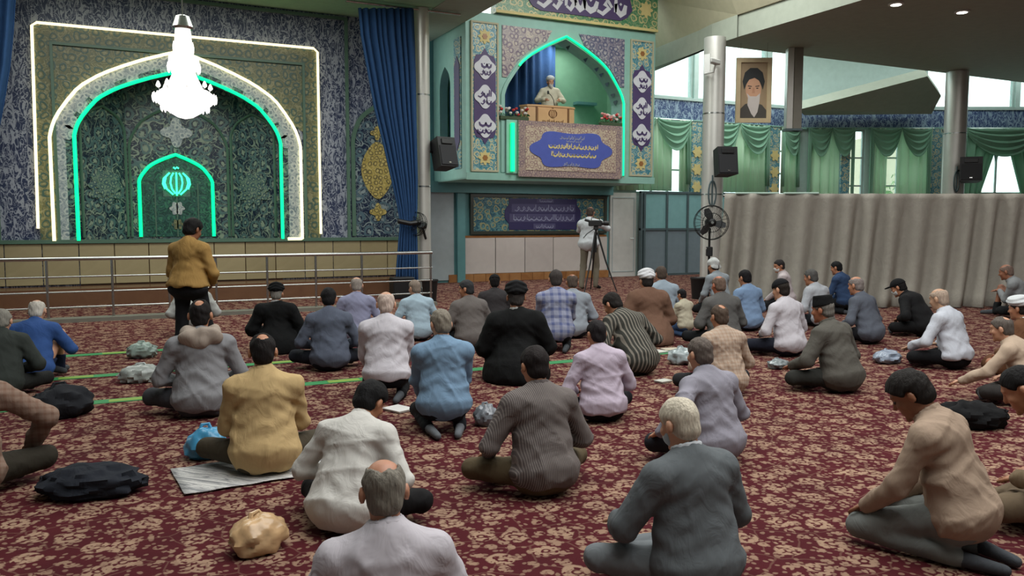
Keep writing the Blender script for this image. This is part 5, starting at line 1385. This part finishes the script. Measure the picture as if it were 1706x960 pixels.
person('man in grey shirt with a tan hood behind his neck', 333, 500, 702, 'C', 4, 6, 4, 8, shirt=(134, 134, 138), pants=(70, 72, 78), hair='crown', hc=(28, 24, 24), hood=(168, 150, 134), fat=1.18, sock=(120, 118, 120), hem=.06)
person('man in yellow tan shirt sitting on newspaper', 437, 556, 802, 'C', 8, 8, 6, shirt=(196, 160, 100), pants=(70, 60, 44), hair='crown', hc=(30, 26, 26), fat=1.12, hem=.03, handL=(-.05, .3, .32), handR=(.05, .3, .32))
person('cleric in black turban and black robe near the railing', 460, 472, 590, 'C', 14, 10, 10, robe=True, shirt=(14, 15, 17), hat='turban', hatc=(14, 15, 18), hair='short', hc=(120, 116, 110), shirtcol=(150, 150, 150), fat=1.1)
person('dark haired man in slate blue shirt', 547, 480, 622, 'C', 12, 8, 14, shirt=(84, 92, 112), pants=(28, 32, 44), hc=(24, 22, 24), fat=1.05, hem=.05)
person('balding man in lavender shirt by the railing', 594, 462, 572, 'C', 16, 10, 10, shirt=(140, 142, 176), hair='bald', hc=(150, 140, 132), skin=FAIR)
person('white haired man in white shirt and black trousers', 643, 486, 672, 'K', 18, 8, 8, shirt=(198, 192, 200), pants=(20, 20, 24), hair='bald', hc=(196, 176, 164), skin=FAIR, fat=1.12, hem=.2)
person('grey haired man in pale blue shirt before the bin', 690, 467, 570, 'C', 4, 12, 8, -20, shirt=(160, 188, 206), pants=(50, 54, 62), hair='short', hc=(136, 122, 110), skin=FAIR)
person('grey haired man in sky blue shirt kneeling on his heels', 733, 516, 730, 'K', 14, 6, 12, -14, shirt=(110, 146, 180), pants=(22, 24, 32), hair='short', hc=(128, 120, 108), skin=FAIR, fat=1.1, hem=.12, sock=(96, 100, 106))
person('man in grey brown jacket looking left', 776, 467, 582, 'C', 0, 8, 6, -46, shirt=(110, 102, 98), jacket=True, pants=(24, 24, 28), hc=(52, 52, 54), face=True)
person('man in black cap and dark grey jacket', 824, 455, 556, 'C', 22, 8, 6, shirt=(58, 54, 56), jacket=True, pants=(24, 24, 28), hat='cap', hatc=(18, 18, 20), hair='short', hc=BLK)
person('cleric in black turban and wide black robe in the middle', 860, 470, 640, 'C', 24, 4, 6, robe=True, shirt=(16, 17, 18), hat='turban', hatc=(22, 22, 24), hair='short', hc=(60, 56, 54), shirtcol=(150, 150, 146), fat=1.15)
person('man in fine striped brown grey shirt and khaki trousers', 889, 577, 838, 'C', 2, 10, 10, shirt=(96, 86, 84), pat='stripe', pat2=(126, 118, 114), pf=640, pants=(96, 80, 54), hc=(34, 28, 28), fat=1.06, hem=.07, handL=(-.24, .30, .2))
person('man in blue and white checked shirt', 926, 450, 588, 'K', 24, 6, 6, shirt=(150, 154, 182), pat='check', pat2=(92, 100, 140), pf=70, pants=(24, 24, 30), hc=(62, 56, 54), hair='short', fat=1.05)
person('balding man in pale shirt half hidden by the checked shirt', 953, 457, 566, 'C', 22, 8, 10, shirt=(150, 160, 172), hair='bald', hc=(84, 72, 64), skin=(150, 96, 66))
person('man in dark green striped shirt leaning forward', 1013, 490, 628, 'C', -6, 34, 30, -10, shirt=(58, 58, 52), pat='stripe', pat2=(126, 120, 110), pf=170, pants=(26, 28, 28), hc=(34, 30, 28), fat=1.15)
person('man in pinkish lilac shirt', 993, 534, 708, 'C', 6, 10, 8, shirt=(188, 170, 190), pants=(20, 20, 28), hc=(34, 30, 32), fat=1.1, hem=.08)
person('cleric in white turban and brown robe', 1077, 449, 576, 'C', 12, 8, 8, robe=True, shirt=(122, 84, 64), hat='turban', hatc=(214, 214, 218), hair='short', hc=(40, 36, 34), shirtcol=(206, 196, 186))
person('man in pale blue shirt behind the white turban', 1101, 444, 546, 'C', 16, 10, 8, shirt=(150, 168, 184), hc=(78, 66, 58), hair='short')
person('child in cream shirt and blue jeans', 1135, 482, 562, 'K', -10, 8, 10, shirt=(190, 180, 152), pants=(48, 76, 118), hc=(26, 24, 26), s=.62, fat=.95)
person('man in white cap at the foot of the fan', 1188, 430, 528, 'K', -6, 16, 10, shirt=(140, 150, 158), hat='shawl', hatc=(190, 192, 190), hair='short', hc=DK)
person('bald man in grey jacket below the fan', 1197, 460, 582, 'C', 8, 10, 8, shirt=(92, 90, 88), jacket=True, hair='bald', hc=(110, 90, 78), skin=(170, 100, 72), fat=1.1)
person('dark haired man in blue shirt', 1240, 450, 553, 'C', -2, 8, 10, shirt=(116, 148, 190), pants=(28, 34, 50), hc=(24, 22, 24))
person('man in beige textured shirt', 1198, 508, 664, 'C', 8, 10, 8, shirt=(186, 160, 138), pat='check', pat2=(166, 140, 120), pf=190, pants=(40, 40, 44), hair='crown', hc=(84, 70, 60), fat=1.12, hem=.03)
person('man in grey lilac shirt propped on one arm', 1165, 563, 778, 'C', -4, 16, 8, 4, shirt=(142, 138, 152), pants=(40, 42, 50), hair='short', hc=(96, 86, 80), skin=FAIR, fat=1.1, hem=.03, handL=(-.40, .14, .24), sock=(96, 98, 100))
person('white haired man in grey suit jacket and mask', 1126, 664, 1010, 'C', 0, 8, 16, -8, shirt=(92, 98, 102), jacket=True, pants=(112, 118, 122), hair='short', hc=(196, 186, 168), skin=FAIR, mask=(170, 186, 196), fat=1.08, hem=.03, shirtcol=(196, 200, 206), handL=(-.20, .34, .26))
person('man in white shirt and black cap', 1300, 462, 596, 'C', -4, 10, 10, -8, shirt=(194, 188, 196), pants=(28, 32, 48), hat='cap', hatc=(22, 22, 26), hair='short', hc=DK, skin=FAIR, fat=1.1, hem=.06)
person('man in pinkish white shirt and mask looking left', 1297, 433, 520, 'K', -40, 12, 10, -30, shirt=(190, 176, 178), mask=(206, 208, 206), hc=(44, 40, 40), face=True)
person('man in pale grey shirt by the partition', 1350, 449, 548, 'C', -8, 16, 8, -10, shirt=(170, 174, 182), hc=(84, 82, 80), pants=(24, 26, 32))
person('man in navy shirt against the partition', 1392, 436, 524, 'K', -14, 14, 12, -10, shirt=(44, 70, 112), hc=(22, 22, 24))
person('bald man in slate grey shirt', 1425, 461, 574, 'C', -10, 18, 8, shirt=(88, 94, 108), hair='bald', hc=(130, 120, 116), skin=(186, 130, 100), pants=(20, 20, 26), fat=1.1)
person('man in olive grey jacket and black flat topped hat', 1371, 491, 656, 'C', -10, 18, 6, -8, shirt=(88, 84, 76), jacket=True, hat='flatcap', hatc=(20, 20, 22), hair='short', hc=GR, skin=(166, 106, 78), pants=(44, 44, 40), fat=1.12, hem=.02, handL=(-.22, .36, .22))
person('man in black jacket, black cap and white mask', 1492, 463, 560, 'C', -16, 34, 20, -8, shirt=(26, 26, 28), jacket=True, hat='brim', hatc=(20, 20, 22), mask=(206, 208, 206), hair='short', hc=BLK, pants=(20, 20, 22))
person('balding man in white shirt and black trousers at right', 1562, 481, 616, 'C', -8, 16, 12, shirt=(190, 194, 206), hair='bald', hc=(170, 150, 134), skin=(186, 146, 118), pants=(18, 18, 22), fat=1.05, hem=.12, handL=(-.24, .36, .22))
person('bald man in grey shirt sitting far right by the partition', 1674, 441, 530, 'U', -24, 24, 12, shirt=(134, 138, 140), hair='bald', hc=(120, 100, 90), skin=(150, 100, 76), pants=(26, 28, 30))
person('cleric in white turban and rust brown robe at the right edge', 1697, 494, 596, 'C', -16, 12, 8, robe=True, shirt=(108, 64, 36), hat='turban', hatc=(200, 204, 206), hair='short', hc=DK)
person('grey haired man in peach beige shirt reaching forward', 1667, 528, 668, 'C', -14, 26, 8, -6, shirt=(186, 158, 132), hair='crown', hc=(96, 88, 82), skin=FAIR, pants=(50, 46, 44), fat=1.1, hem=.03, handL=(-.30, .52, .2))
person('dark haired man in olive tan shirt at the right edge', 1684, 614, 880, 'C', -14, 26, 30, -14, shirt=(132, 108, 78), hc=(22, 20, 20), pants=(110, 90, 66), fat=1.06, hem=.03)
person('man in light brown shirt and grey trousers, hand on thigh', 1496, 624, 935, 'K', -16, 20, 34, -14, shirt=(164, 136, 112), pants=(116, 120, 116), hair='full', hc=(32, 28, 26), skin=BRN, face=True, fat=1.14, hem=.12, handL=(-.17, .40, .22), sleeve='long')
person('man in white shirt bowing his head', 628, 640, 896, 'C', 44, 26, 36, 10, shirt=(202, 198, 190), pants=(24, 22, 24), hc=(20, 19, 20), hair='full', fat=1.1, hem=.03)
person('balding grey man in off white shirt nearest the camera', 638, 765, 1160, 'C', 10, 6, 10, shirt=(188, 180, 188), hair='bald', hc=(120, 114, 104), skin=(176, 124, 98), pants=(60, 60, 64), fat=1.12)
person('man in brown checked shirt cut by the left edge', -62, 560, 850, 'C', 4, 18, 16, shirt=(142, 112, 94), pat='check', pat2=(120, 92, 78), pf=170, pants=(48, 42, 32), hc=DK, fat=1.05, hem=.04, handR=(.30, .34, .2), poleR=(.9, -.1, .1))
# ---- people at the front
person('cameraman in white shirt at the tripod', 984, 345, 484, 'S', 50, 4, 10, -4, shirt=(196, 200, 206), pants=(120, 110, 92), hair='bald', hc=(66, 56, 50), skin=(150, 100, 78), face=True, beard=(70, 58, 52), handL=(-.10, .30, 1.36), handR=(.12, .32, 1.40), poleL=(-.8, -.2, -.6), poleR=(.8, -.2, -.6), sock=(30, 30, 34), group='people standing in the hall', hem=.80, fat=1.08)
person('preacher in white turban and pale robe behind the lectern', 917, 127, None, 'S', 196, 4, 8, -8, robe=False, shirt=(206, 196, 170), pants=(180, 170, 146), hat='turban', hatc=(216, 220, 224), hair='short', hc=GR, beard=(190, 186, 182), skin=FAIR, face=True, rng=19.95, z0=3.34, group='people standing in the hall', jacket=True, hem=.2, handL=(-.2, .28, 1.12), handR=(.2, .28, 1.12))
tag(blob('draped_jacket', on_z(1612, 712) , (.26, .12, .10), cl((22, 22, 24)), 31, 'black jacket lying between the olive tan shirt and brown shirt', 'jacket', rz=-.5), None)
